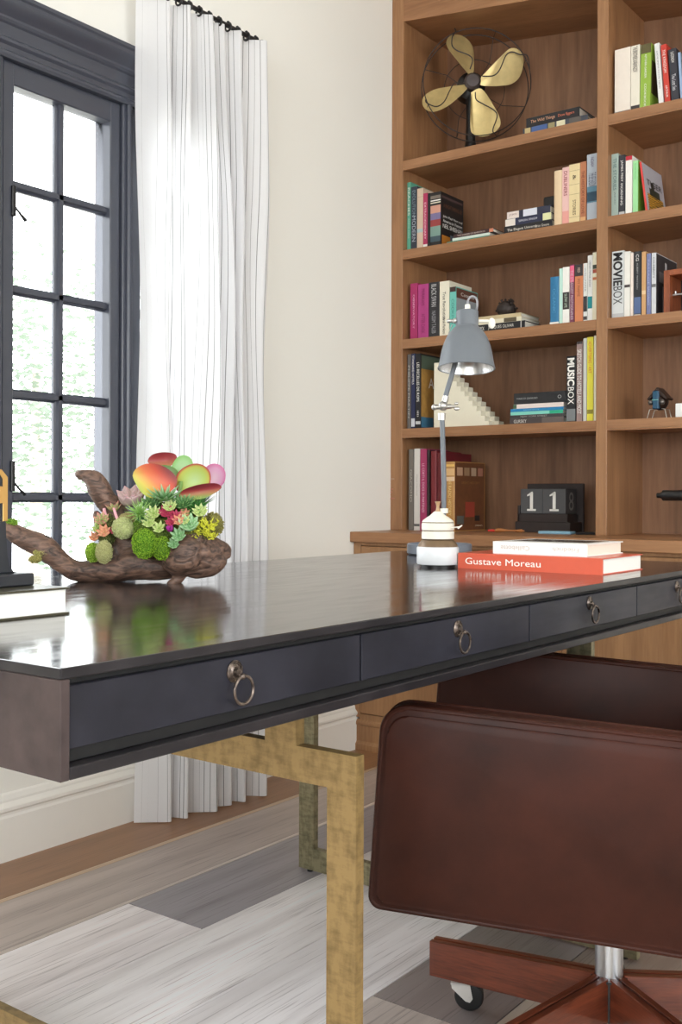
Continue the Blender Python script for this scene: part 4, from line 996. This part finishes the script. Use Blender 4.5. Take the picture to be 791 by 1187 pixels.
ball(bm, Lp(503.5, 472), .007); obj('elbow_joint', bm, M_nick, lp, smooth=True)
bm = BM(); cyl(bm, Lp(521, 471), Lp(528, 471), .003, seg=12); ball(bm, Lp(529.5, 473.5), .007, .0025, .0045, u=12, v=8); ball(bm, Lp(529, 467.5), .005, .0025, .0035, u=12, v=8); obj('wing_screw', bm, M_nick, lp, smooth=True)
bm = BM(); tube(bm, [Lp(515.5, 462), Lp(524, 433), Lp(541, 374)], .0058, 18); obj('upper_arm', bm, M_grey, lp, smooth=True)
# shade
SM = Matrix.Translation(Lp(541, 374)) @ Matrix.Rotation(R(1.5), 4, 'Y') @ Matrix.Rotation(R(-6.5), 4, 'X')
def z_(py): return (374-py)*LS
outer = [(.0645, z_(428)), (.0640, z_(426)), (.0610, z_(419)), (.0580, z_(410)), (.0535, z_(401)), (.0465, z_(392)), (.037, z_(384.5)), (.0290, z_(380)), (.0258, z_(378)), (.0255, z_(363)), (.0235, z_(361)), (.007, z_(360.5))]
sh_o = [(a[0], a[1]) for a in spline(outer, 3)]
bm = BM(); lathe(bm, sh_o, 64, M=SM, cap=False); 
inn = [(max(.003, r-.0014), z-.0008) for r, z in sh_o]
bm2 = BM(); lathe(bm2, inn, 64, M=SM, cap=False)
shd = obj('lamp_shade', bm, M_grey, lp, smooth=True, sharp=60)
obj('shade_lining', bm2, pmat('polished_aluminium', (225, 226, 228), .22, metal=.9, vary=.15, scale=20), shd, smooth=True, label='shiny aluminium inside of the shade')
bm = BM(); tube(bm, [SM @ Vector((.0642*math.cos(a), .0642*math.sin(a), z_(428))) for a in [2*PI*i/64 for i in range(64)]], .0013, 8, closed=True); obj('shade_rim', bm, M_grey, shd, smooth=True)
bm = BM(); ball(bm, SM @ Vector((0, 0, z_(398))), .020, .020, .026); cyl(bm, SM @ Vector((0, 0, z_(388))), SM @ Vector((0, 0, z_(368))), .014); obj('light_bulb', bm, pmat('frosted_bulb', (225, 225, 222), .3), lp, smooth=True)
bm = BM(); cyl(bm, Lp(541.5, 361.5), Lp(541.5, 353), .0070, .0060); obj('cable_gland', bm, M_wh, lp, smooth=True)
bm = BM(); tube(bm, [Vector(p) for p in spline([tuple(Lp(541.5, 354)), tuple(Lp(542.5, 347)), tuple(Lp(547, 343.5)), tuple(Lp(552, 347)), tuple(Lp(552.5, 355)), tuple(Lp(551.5, 363, .015)), tuple(Lp(549, 372, .028))], 5)], .0026, 10)
obj('cable', bm, pmat('braided_grey_cable', (150, 150, 154), .6, bump=.5, bscale=900), lp, smooth=True)
for (a, b2) in ((519, 528.5), (554, 566)):
    bm = BM(); cyl(bm, Lp(a, 372), Lp(b2, 372), .0038, seg=14)
    if a < 530: ball(bm, Lp(527, 372), .0065, u=12, v=8); ball(bm, Lp(519.5, 372), .0050, u=12, v=8)
    else: ball(bm, Lp(569.5, 374.5), .0085, .004, .0125, u=16, v=10)
    obj('pivot_screw', bm, M_nick if a < 530 else M_wh, lp, smooth=True)
bm = BM(); tube(bm, [Lp(524, 376, .004), Lp(521, 384, .02), Lp(530, 400, .04), Lp(541, 385, .030)], .0012, 6); obj('yoke_wire', bm, M_nick, lp, smooth=True)
# grey round dish behind the lamp
t = thing('round_dish', 'low round blue-grey dish on the far end of the desk behind the lamp', 'dish', (-1.538, 2.505, ZT))
bm = BM(); lathe(bm, [(.001, 0), (.084, 0), (.090, .004), (.090, .028), (.087, .031), (.084, .029), (.080, .012), (.001, .012)], 64, cap=False); obj('bowl', bm, pmat('blue_grey_glaze', (112, 118, 130), .35), t, smooth=True)

# ------------------------------------------------------------------ books on the desk
def flat_desk_book(x0, x1, y0, d, z0, th, rgb, label, page, titles=(), inv=False, b=.0022, ex=()):
    t = thing('book', label, 'book', (x0, y0, z0), group=None)
    m = mcol(rgb, rough=.28); L = x1-x0
    bm = BM()
    box(bm, 0, L, 0, d, 0, b, bev=.0004); box(bm, 0, L, 0, d, th-b, th, bev=.0004); prism(bm, [(0, 0), (0, th), (.0015, th+0), (.004, th-.001), (.004, .001), (.0015, 0)], lambda a, c, s: (s, a-.002, c), 0, L)
    obj('cover', bm, m, t)
    bm = BM(); box(bm, .004, L-.004, .003, d-.004, b, th-b); obj('page_block', bm, page, t)
    for (s, xc, ln, hh, c) in titles:
        r = (1, 0, 0) if not inv else (-1, 0, 0); u = (0, 0, 1) if not inv else (0, 0, -1)
        text('title', s, mcol(c), t, (xc, -.0022, th*.5), r, u, ln, hh)
    for (xa, xb, ya, yb, c) in ex:
        bm = BM(); box(bm, xa, xb, ya, yb, th-.0003, th+.0003); obj('cover_picture', bm, mcol(c, rough=.2), t)
    return t
flat_desk_book(-1.212, -.868, 2.056, .222, ZT, .0345, (208, 92, 68), 'large orange-red art book lettered Gustave Moreau lying on the desk beside the lamp', M_pagew, titles=[('Gustave Moreau', .112, .185, .0145, (250, 244, 236))])
flat_desk_book(-1.135, -.912, 2.078, .195, ZT+.0349, .027, (240, 239, 236), 'white book lying on top of the orange-red art book on the desk', M_page, titles=[('Caillebotte', .055, .07, .010, (196, 192, 184)), ('Friedrich', .175, .06, .009, (196, 192, 184))], inv=True, ex=[(.02, .2, .05, .17, (70, 66, 64))])
bk = flat_desk_book(0, .36, 0, .27, 0, .0365, (66, 62, 46), 'thick dark olive book with white page edges at the left front of the desk', M_pagew, b=.0028)
# spine faces away from the camera: rotate about z so the page edge faces the room
bk.location = (-1.147, .556, ZT); bk.rotation_euler = (0, 0, R(90))
for ch in bk.children: pass
# here local +y (fore edge, at d) points to -x; flip so the fore edge faces +x
bk.rotation_euler = (0, 0, R(-90)); bk.location = (-1.417, .916, ZT)

# bookend-like ornament on it
orn = thing('bookend', 'black bookend with a gold rim and round gold medallion standing on the olive book', 'bookend', (-1.25, .771, ZT+.0368))
M_blk2 = pmat('satin_black', (38, 40, 46), .35)
M_gold3 = pmat('polished_gold', (214, 170, 104), .3, metal=.85)
bm = BM(); box(bm, -.05, .05, -.10, .128, 0, .017, bev=.002); obj('base_plate', bm, M_blk2, orn)
bm = BM(); prism(bm, [(-.09, .017), (.112, .017), (.100, .026), (.0965, .040), (.0965, .088), (-.09, .088)], lambda a, b, d: (d, a, b), -.03, .03, bev=.002); obj('body', bm, M_blk2, orn)
bm = BM(); prism(bm, rounded(-.09, .095, .088, .154, (.002, .002, .010, .010), 5), lambda a, b, d: (d, a, b), -.026, .026, bev=.002); obj('upper_block', bm, M_blk2, orn)
bm = BM(); prism(bm, [(.093, .088), (.101, .088), (.101, .148), (.091, .1585), (-.085, .1585), (-.085, .154), (.087, .154), (.093, .146)], lambda a, b, d: (d, a, b), -.027, .027, bev=.0008); obj('gold_rim', bm, M_gold3, orn, label='gold edge band')
bm = BM(); cyl(bm, (.026, .087, .124), (.030, .087, .124), .0115, seg=28); cyl(bm, (.030, .087, .126), (.032, .087, .126), .004, seg=14); obj('medallion', bm, M_gold3, orn, smooth=True, label='round gold medallion')

# ------------------------------------------------------------------ driftwood succulent arrangement
ar = thing('succulent_arrangement', 'gnarled driftwood planted with colourful succulents and moss on the desk', 'plant arrangement', (-1.466, 1.337, ZT), yaw)
DS = 1/(2.637*624.0)
def D(a, b, w=0): return Vector(((a-435.1)*DS, w, (506.3-b)*DS))
def drift_mat():
    m = bpy.data.materials.new('driftwood'); m.use_nodes = True; nt = m.node_tree; b = nt.nodes['Principled BSDF']; b.inputs['Roughness'].default_value = .5
    tc = nt.nodes.new('ShaderNodeTexCoord'); mp = nt.nodes.new('ShaderNodeMapping'); mp.inputs['Scale'].default_value = (14, 40, 44)
    nt.links.new(tc.outputs['Object'], mp.inputs['Vector'])
    n = nt.nodes.new('ShaderNodeTexNoise'); n.inputs['Scale'].default_value = 2.2; n.inputs['Detail'].default_value = 8; n.inputs['Distortion'].default_value = 1.4
    nt.links.new(mp.outputs['Vector'], n.inputs['Vector'])
    cr = nt.nodes.new('ShaderNodeValToRGB'); cr.color_ramp.elements[0].position = .32; cr.color_ramp.elements[0].color = s2l((44, 30, 25)); cr.color_ramp.elements[1].position = .72; cr.color_ramp.elements[1].color = s2l((128, 98, 82))
    nt.links.new(n.outputs['Fac'], cr.inputs['Fac']); nt.links.new(cr.outputs['Color'], b.inputs['Base Color'])
    bp = nt.nodes.new('ShaderNodeBump'); bp.inputs['Strength'].default_value = .6; bp.inputs['Distance'].default_value = .004
    nt.links.new(n.outputs['Fac'], bp.inputs['Height']); nt.links.new(bp.outputs['Normal'], b.inputs['Normal']); return m
M_drift = drift_mat()
def remeshed(bm, voxel, amp, name, mat, parent, sc=60):
    me = bpy.data.meshes.new('tmp'); bmesh.ops.recalc_face_normals(bm, faces=bm.faces); bm.to_mesh(me); bm.free()
    o = bpy.data.objects.new('tmp', me); COL.objects.link(o)
    md = o.modifiers.new('r', 'REMESH'); md.mode = 'VOXEL'; md.voxel_size = voxel
    s = o.modifiers.new('s', 'SMOOTH'); s.factor = .6; s.iterations = 4
    dg = bpy.context.evaluated_depsgraph_get(); me2 = bpy.data.meshes.new_from_object(o.evaluated_get(dg))
    bpy.data.objects.remove(o); bpy.data.meshes.remove(me)
    for v in me2.vertices:
        n = noise.noise(Vector((v.co.x*sc*.4, v.co.y*sc*.8, v.co.z*sc*.8)))+.25*noise.noise(v.co*sc*2.6)
        v.co += v.normal*n*amp
    me2.materials.clear(); me2.materials.append(mat); me2.name = name
    me2.polygons.foreach_set('use_smooth', [True]*len(me2.polygons))
    r = bpy.data.objects.new(name, me2); COL.objects.link(r); r.parent = parent; return r
def swept(bm, pts, flat=1.0):
    P = spline(pts, 5)   # (a,b,w,r)
    tube(bm, [D(p[0], p[1], p[2]) for p in P], [max(.002, p[3]*DS*1.17) for p in P], 16)
    for p in (P[0], P[-1]): ball(bm, D(p[0], p[1], p[2]), max(.002, p[3]*DS), u=14, v=8)
bm = BM()
swept(bm, [(-30, 330, .0, 15), (20, 345, .0, 22), (70, 372, .0, 27), (120, 392, 0, 30), (150, 412, 0, 32), (190, 448, 0, 26), (240, 474, 0, 28), (300, 472, .005, 33), (360, 462, .005, 38), (430, 452, .005, 42), (500, 462, .01, 34), (560, 440, .015, 42)])
swept(bm, [(240, 178, .0, 13), (262, 182, .0, 19), (284, 194, .0, 25), (302, 222, .005, 30), (320, 255, .01, 29), (345, 285, .015, 30), (370, 340, .02, 38), (400, 410, .015, 45)])
swept(bm, [(285, 300, .03, 12), (292, 325, .03, 14), (315, 380, .025, 22), (350, 430, .02, 34)])
swept(bm, [(600, 372, -.02, 32), (575, 410, -.02, 50), (556, 450, -.018, 48), (552, 478, -.018, 26), (548, 494, -.02, 16), (528, 508, -.03, 9)])
swept(bm, [(560, 440, .0, 44), (615, 420, .01, 62), (650, 412, .015, 44), (680, 410, .02, 24), (692, 425, .02, 13)])
swept(bm, [(590, 470, -.01, 22), (640, 455, .0, 30), (672, 440, .01, 22)])
swept(bm, [(420, 400, .03, 50), (500, 390, .04, 60), (590, 380, .04, 56)])
swept(bm, [(260, 500, .02, 6), (300, 480, .02, 20)])
remeshed(bm, .0026, .0022, 'driftwood', M_drift, ar)
rndp = random.Random(11)
def grad_mat(name, stops, axis_attr='g', rough=.45, sss=0):
    m = bpy.data.materials.new(name); m.use_nodes = True; nt = m.node_tree; b = nt.nodes['Principled BSDF']; b.inputs['Roughness'].default_value = rough
    at = nt.nodes.new('ShaderNodeAttribute'); at.attribute_name = 'grow'
    cr = nt.nodes.new('ShaderNodeValToRGB'); els = cr.color_ramp.elements
    while len(els) < len(stops): els.new(.5)
    for e, (p, c) in zip(els, stops): e.position = p; e.color = s2l(c)
    nt.links.new(at.outputs['Fac'], cr.inputs['Fac']); nt.links.new(cr.outputs['Color'], b.inputs['Base Color'])
    tl = nt.nodes.new('ShaderNodeBsdfTranslucent'); nt.links.new(cr.outputs['Color'], tl.inputs['Color'])
    mx = nt.nodes.new('ShaderNodeMixShader'); mx.inputs['Fac'].default_value = .2
    nt.links.new(b.outputs[0], mx.inputs[1]); nt.links.new(tl.outputs[0], mx.inputs[2]); nt.links.new(mx.outputs[0], nt.nodes['Material Output'].inputs['Surface'])
    return m
def with_grow(o, vals):
    a = o.data.attributes.new('grow', 'FLOAT', 'POINT'); a.data.foreach_set('value', vals); return o
def paddle(cx, cy, w, rx, rz, spin, pitch, turn, mat, gf):
    """round fleshy paddle leaf; gf(u,v)->0..1 growth colour"""
    bm = BM(); n = 10; m = 32; rows = []; vals = []
    MM = Matrix.Rotation(R(turn), 4, 'Z') @ Matrix.Rotation(R(pitch), 4, 'X') @ Matrix.Rotation(R(spin), 4, 'Y')
    c = D(cx, cy, w)
    for side in (-1, 1):
        rr = []
        for i in range(n+1):
            k = i/n; ring = []
            for j in range(m):
                a = 2*PI*j/m; u = k*math.cos(a); v = k*math.sin(a)
                vv = v*(1+.06*u*u); taper = (1-.38*max(0, -v)**1.3)*(1+.035*k*math.sin(3*a+cx)+.025*k*math.sin(5*a+cy))
                th = side*.0012*math.sqrt(max(0, 1-k**4))
                cup = .010*(u*u+v*v)+.0015*math.sin(3*a+1)*k**3
                p = MM @ Vector((u*rx*DS*taper, th-cup+0, vv*rz*DS))
                ring.append(bm.verts.new(p+c)); vals.append(gf(u, v))
            rr.append(ring)
        rows.append(rr)
        for i in range(n):
            for j in range(m): bm.faces.new((rr[i][j], rr[i][(j+1) % m], rr[i+1][(j+1) % m], rr[i+1][j]))
    vl = list(vals)
    o = obj('paddle_leaf', bm, mat, ar, smooth=True, sharp=80)
    with_grow(o, vl); return o
PM1 = grad_mat('orange_paddle_leaf', [(0, (160,190,90)), (.25, (212,196,90)), (.5, (226,130,84)), (.72, (206,90,72)), (.9, (140,60,62))])
PM2 = grad_mat('green_paddle_leaf', [(0, (196,220,160)), (.6, (196,216,120)), (.84, (206,206,100)), (.95, (200,100,80)), (1, (190,70,76))])
PM3 = grad_mat('pale_paddle_leaf', [(0, (196,222,186)), (.7, (176,214,160)), (1, (150,200,120))])
PM4 = grad_mat('crimson_paddle_leaf', [(0, (150,180,100)), (.4, (176,120,84)), (.7, (160,60,62)), (1, (130,40,52))])
PM5 = grad_mat('pink_paddle_leaf', [(0, (226,196,214)), (.7, (222,170,204)), (1, (214,120,170))])
rim_ = lambda u, v: min(1, (u*u+v*v)**.5)
paddle(490, 136, .035, 46, 26, -6, -12, 0, PM4, lambda u, v: min(1, max(0, .62+.4*v)))
paddle(504, 166, .02, 40, 24, 10, 20, 0, PM3, rim_)
paddle(551, 172, .03, 36, 56, 10, 0, 0, PM3, rim_)
paddle(648, 186, .035, 36, 44, 15, 0, 0, PM5, rim_)
paddle(594, 194, .01, 62, 50, -26, 8, -10, PM2, rim_)
paddle(478, 200, -.02, 66, 52, 14, -6, 8, PM1, lambda u, v: min(1, max(0, .50+.35*v+.28*u)))
paddle(617, 230, -.015, 66, 22, -13, 0, 0, PM4, lambda u, v: min(1, max(0, .55+.7*v+.2*u)))
for (x0, y0, x1, y1) in ((480, 240, 520, 330), (552, 198, 540, 320), (590, 228, 555, 320), (590, 242, 560, 320), (500, 158, 530, 300), (640, 210, 580, 310)):
    bm = BM(); tube(bm, [D(x0, y0, .005), D(x1, y1, .01)], [.0035, .004], 10); obj('leaf_stalk', bm, pmat('green_stalk', (130, 170, 90), .5), ar, smooth=True)

def rosette(cx, cy, w, r, n, mat, name='rosette', up=.6, aspect=.55, tip=.1, toward=-35, rings=3, seedv=0):
    """fleshy rosette: pointed petals in rings, facing up and towards the room"""
    if r < 41: r *= 1.28
    bm = BM(); vals = []; c = D(cx, cy, w); rr = random.Random(seedv+int(cx*7+cy))
    MM = Matrix.Rotation(R(toward), 4, 'X') if toward else Matrix.Identity(4)
    for ri in range(rings):
        k = (ri+1)/rings; L = r*DS*(.45+.55*k); el = R(78-62*k*up)
        cnt = max(3, int(n*(.5+.5*k)))
        for i in range(cnt):
            a = 2*PI*i/cnt+ri*1.1+rr.uniform(-.1, .1); steps = 6; seg = 8
            d = Vector((math.cos(a)*math.cos(el), math.sin(a)*math.cos(el), math.sin(el)))
            side = Vector((-math.sin(a), math.cos(a), 0)); nn = d.cross(side)
            prev = None
            for s in range(steps+1):
                t = s/steps; wd = L*aspect*(math.sin(PI*min(1, t*.78+.16)))*.5*(1-t**6) + .0001; th = wd*.45
                cc = d*L*t + Vector((0, 0, 1))*L*.18*t*t
                ring = [bm.verts.new(c+MM @ (cc+side*wd*math.cos(2*PI*q/seg)+nn*th*math.sin(2*PI*q/seg))) for q in range(seg)]
                vals += [t]*seg
                if prev:
                    for q in range(seg): bm.faces.new((prev[q], prev[(q+1) % seg], ring[(q+1) % seg], ring[q]))
                prev = ring
            bm.faces.new(prev)
    o = obj(name, bm, mat, ar, smooth=True, sharp=80); with_grow(o, vals); return o
R1 = grad_mat('mauve_rosette', [(0, (170,176,140)), (.5, (178,160,150)), (.9, (190,160,160)), (1, (224,170,180))])
R2 = grad_mat('green_pink_rosette', [(0, (120,160,80)), (.6, (150,180,100)), (.9, (214,150,140)), (1, (220,90,110))])
R3 = grad_mat('lime_rosette', [(0, (110,150,60)), (.6, (180,206,120)), (1, (226,230,170))])
R4 = grad_mat('rose_rosette', [(0, (150,120,80)), (.4, (196,90,100)), (1, (190,50,100))])
R5 = grad_mat('blue_green_rosette', [(0, (90,140,80)), (.6, (130,180,120)), (1, (180,214,170))])
R6 = grad_mat('peach_rosette', [(0, (190,170,110)), (.6, (226,180,140)), (1, (226,130,110))])
R7 = grad_mat('magenta_bud', [(0, (130,20,110)), (1, (176,40,150))])
rosette(405, 270, -.004, 58, 8, R1, up=.62, aspect=1.0, toward=25, rings=3)
rosette(320, 325, -.015, 26, 8, R2, aspect=.6, toward=50); rosette(352, 292, -.008, 26, 6, R2, aspect=.4, toward=30); rosette(330, 358, -.024, 24, 7, R6, toward=60); rosette(296, 376, -.014, 20, 7, R6, toward=50)
rosette(360, 352, -.026, 16, 6, R4, toward=60); rosette(308, 350, -.012, 22, 7, R3, toward=50)
rosette(482, 304, -.034, 26, 8, R3, toward=55); rosette(470, 330, -.040, 24, 8, R3, toward=55); rosette(500, 345, -.042, 22, 7, R3, toward=60)
rosette(520, 300, -.036, 24, 9, R4, toward=55); rosette(548, 312, -.038, 22, 8, R4, toward=55); rosette(536, 326, -.044, 18, 8, R4, toward=60); rosette(558, 322, -.044, 20, 7, R6, toward=60); rosette(572, 302, -.030, 20, 7, R6, toward=55)
rosette(590, 340, -.040, 34, 8, R5, toward=50, aspect=.7); rosette(560, 368, -.046, 26, 8, R5, toward=60); rosette(545, 392, -.044, 20, 8, R5, toward=60)
rosette(600, 282, -.014, 40, 14, grad_mat('sedum_green', [(0, (50,100,50)), (.7, (80,150,70)), (1, (140,190,110))]), up=.9, aspect=.28, toward=50, rings=4)
rosette(512, 258, -.032, 62, 9, grad_mat('aloe', [(0, (90,130,60)), (.6, (110,160,100)), (1, (180,206,170))]), up=.85, aspect=.26, toward=22, rings=3)
GD = grad_mat('deep_green_rosette', [(0, (50,90,50)), (.7, (90,140,80)), (1, (150,190,120))])
rosette(565, 275, -.022, 36, 11, GD, up=.8, aspect=.4, toward=40, rings=4); rosette(468, 276, -.018, 32, 11, GD, up=.8, aspect=.4, toward=40, rings=4); rosette(530, 284, -.034, 24, 9, R3, toward=50); rosette(450, 318, -.036, 22, 9, GD, aspect=.4, toward=55)
rosette(620, 300, -.028, 26, 9, R3, toward=50); rosette(575, 322, -.042, 20, 8, R3, toward=55)
rosette(440, 296, -.038, 46, 16, grad_mat('thin_spiky_green', [(0, (100,150,50)), (1, (170,210,120))]), up=1.0, aspect=.08, toward=55, rings=3)
rosette(620, 268, -.01, 50, 22, grad_mat('wiry_dark_green', [(0, (50,90,50)), (1, (90,130,90))]), up=.95, aspect=.05, toward=20, rings=3)
rosette(534, 348, -.048, 16, 9, R7, up=.3, toward=50, aspect=.8)
bm = BM(); tube(bm, [D(355, 280, -.02), D(368, 318, -.022)], .0028, 8); tube(bm, [D(322, 282, -.01), D(330, 305, -.015)], [.003, .002], 8); obj('pink_stem', bm, pmat('pink_stem', (220, 160, 170), .5), ar, smooth=True)

def moss(cx, cy, w, rx, rz, rgb, rgb2, name='moss', spikes=900, ln=.0045, thick=.0007, ry=None):
    m = pmat('moss_%d_%d_%d' % rgb, rgb, .85, vary=.25, scale=250)
    bm = BM(); c = D(cx, cy, w); ax, az = rx*DS, rz*DS; ay = (ry or min(rx, rz))*DS
    ball(bm, c, ax*.93, ay*.93, az*.93, u=24, v=16)
    rr = random.Random(int(cx+cy))
    for i in range(spikes):
        z = rr.uniform(-1, 1); a = rr.uniform(0, 2*PI); q = math.sqrt(1-z*z); d = Vector((q*math.cos(a), q*math.sin(a), z))
        if d.y > .5: continue
        lump = 1+.10*noise.noise(d*4+Vector((cx, 0, cy)))
        p = c+Vector((d.x*ax, d.y*ay, d.z*az))*lump*.92
        dd = (d+Vector((rr.uniform(-.6, .6), rr.uniform(-.6, .6), rr.uniform(-.4, .7)))).normalized()
        u, v = frame_at(dd); L = ln*rr.uniform(.5, 1.1); t = thick*rr.uniform(.8, 1.5)
        b0 = [bm.verts.new(p+(u*math.cos(k*2.094)+v*math.sin(k*2.094))*t) for k in range(3)]
        m0 = [bm.verts.new(p+dd*L*.6+(u*math.cos(k*2.094+.5)+v*math.sin(k*2.094+.5))*t*1.2) for k in range(3)]
        tp = bm.verts.new(p+dd*L)
        for k in range(3):
            k2 = (k+1) % 3; f1 = bm.faces.new((b0[k], b0[k2], m0[k2], m0[k])); f2 = bm.faces.new((m0[k], m0[k2], tp))
            f2.material_index = 1; f1.material_index = 0
    m2 = pmat('mosstip_%d_%d_%d' % rgb2, rgb2, .8, vary=.2, scale=250)
    return obj(name, bm, [m, m2], ar)
moss(455, 386, -.040, 36, 44, (84, 130, 20), (150, 190, 50), spikes=1600)
moss(508, 400, -.042, 26, 34, (78, 116, 20), (140, 180, 40), spikes=1100)
moss(430, 345, -.015, 26, 30, (90, 130, 40), (150, 184, 70), spikes=800)
moss(290, 415, -.012, 22, 28, (120, 160, 40), (176, 206, 80), spikes=800)
moss(530, 296, .0, 78, 36, (64, 90, 40), (104, 136, 66), spikes=1500, ry=20)
moss(480, 350, -.018, 70, 40, (86, 110, 40), (140, 160, 70), spikes=1500)
moss(590, 345, -.008, 60, 50, (110, 116, 50), (150, 150, 70), spikes=1300)
moss(650, 330, .005, 32, 36, (120, 116, 60), (160, 150, 80), spikes=800)
moss(330, 345, .0, 36, 50, (90, 100, 50), (140, 140, 80), spikes=700)
moss(386, 340, -.028, 33, 34, (168, 176, 116), (198, 202, 150), name='lichen', spikes=1300, ln=.0025)
moss(330, 412, -.030, 25, 36, (160, 160, 104), (190, 188, 136), name='lichen', spikes=1100, ln=.0025)
moss(398, 310, -.02, 26, 14, (150, 140, 90), (184, 172, 120), name='lichen', spikes=500, ln=.003)
moss(142, 416, -.014, 34, 13, (150, 146, 80), (184, 178, 110), name='lichen', spikes=700, ln=.003)
moss(118, 436, -.02, 18, 10, (140, 134, 70), (176, 168, 100), name='lichen', spikes=300, ln=.003)
moss(38, 328, -.004, 16, 10, (90, 130, 30), (140, 176, 60), spikes=400)
def sticks():
    bm = BM(); rr = random.Random(9)
    for i in range(60):
        p = D(rr.uniform(600, 665), rr.uniform(325, 372), -.03+rr.uniform(-.006, .006)); 
        for q in range(3):
            d = Vector((rr.uniform(-1, 1), rr.uniform(-1, .1), rr.uniform(-.4, 1))).normalized()*rr.uniform(.005, .010)
            tube(bm, [p, p+d*.6, p+d+Vector((0, 0, .001))], [.0009, .0011, .0006], 6); p = p+d*.7
    return obj('coral_sprigs', bm, pmat('yellow_green_sprig', (206, 206, 60), .5), ar, smooth=True)
sticks()

# ------------------------------------------------------------------ outside: trees beyond the window
def leaf_mat(name, rgb):
    m = pmat(name, rgb, .6, vary=.3, scale=6); nt = m.node_tree; b = nt.nodes['Principled BSDF']
    tl = nt.nodes.new('ShaderNodeBsdfTranslucent'); tl.inputs['Color'].default_value = s2l(rgb)
    mx = nt.nodes.new('ShaderNodeMixShader'); mx.inputs['Fac'].default_value = .4
    nt.links.new(b.outputs[0], mx.inputs[1]); nt.links.new(tl.outputs[0], mx.inputs[2]); nt.links.new(mx.outputs[0], nt.nodes['Material Output'].inputs['Surface']); return m
def tree(x, y, r, h, z0, rgb, label, seed, n=3800, dens=1):
    t = thing('garden_tree', label, 'tree', (x, y, -.5), group=None)
    bm = BM(); tube(bm, [(0, 0, 0), (.1, .05, h*.4), (0, .1, h*.8)], [.09, .07, .03], 10); obj('trunk', bm, pmat('grey_bark', (150, 140, 128), .8), t, smooth=True)
    bm = BM(); rr = random.Random(seed)
    clumps = [(rr.uniform(-.75, .75)*r, rr.uniform(-.8, .8)*r, rr.uniform(z0, h)) for _ in range(26)]
    for i in range(n):
        c = rr.choice(clumps); s = r*.34
        p = Vector(c)+Vector((rr.gauss(0, s), rr.gauss(0, s), rr.gauss(0, s)))
        p.x = max(-r*1.3, min(r*1.3, p.x)); p.y = max(-r*1.3, min(r*1.3, p.y))
        if p.z < .05: p.z = .05+rr.random()*.2
        d = Vector((rr.uniform(-1, 1), rr.uniform(-1, 1), rr.uniform(-1, 1))).normalized(); u, v = frame_at(d); L = rr.uniform(.025, .055)
        q = [bm.verts.new(p-u*L), bm.verts.new(p+v*L*.45), bm.verts.new(p+u*L), bm.verts.new(p-v*L*.45)]; bm.faces.new(q)
    obj('foliage', bm, leaf_mat('leaf_%d' % seed, rgb), t)
tree(-7.6, 5.6, 1.1, 3.4, .6, (98, 112, 96), 'pale leafy tree seen through the right column of window panes', 21, 4200)
tree(-7.4, 2.4, .9, 3.0, .4, (84, 100, 80), 'green leafy tree seen through the middle of the window', 22, 5200)
bm = BM(); box(bm, -14, XW-.2, -8, 14, -.6, -.5); structure(obj('ground', bm, pmat('pale_garden_gravel', (220, 218, 208), .8)), 'pale garden ground outside the window')

# ------------------------------------------------------------------ light
w = bpy.data.worlds.new('world'); scn.world = w; w.use_nodes = True
bg = w.node_tree.nodes['Background']; bg.inputs['Color'].default_value = (.93, .97, 1.0, 1); bg.inputs['Strength'].default_value = 6.0
def portal(name, loc, rot, sx, sy, power=0, color=(1, 1, 1)):
    l = bpy.data.lights.new(name, 'AREA'); l.shape = 'RECTANGLE'; l.size = sx; l.size_y = sy; l.energy = power; l.color = color
    if power == 0: l.cycles.is_portal = True; l.energy = 1
    o = bpy.data.objects.new(name, l); COL.objects.link(o); o.location = loc; o.rotation_euler = rot; return o
portal('window_daylight_portal', (XW-.13, (WY0+WY1)/2, (WZ0+WZ1)/2), (0, -PI/2, 0), WZ1-WZ0, WY1-WY0)
portal('rear_fill_portal', (.5, YF-.14, 1.65), (PI/2, 0, 0), 3.0, 1.5)  # this and the next sit at the added openings that supply fill
portal('side_fill_portal', (XR+.14, .7, 1.6), (0, PI/2, 0), 1.4, 2.4)

vs = scn.view_settings; vs.view_transform = 'Standard'; vs.look = 'None'; vs.gamma = 1; vs.use_curve_mapping = False; vs.exposure = 0.58
try: scn.cycles.max_bounces = 10; scn.cycles.diffuse_bounces = 6; scn.cycles.transparent_max_bounces = 12
except Exception: pass
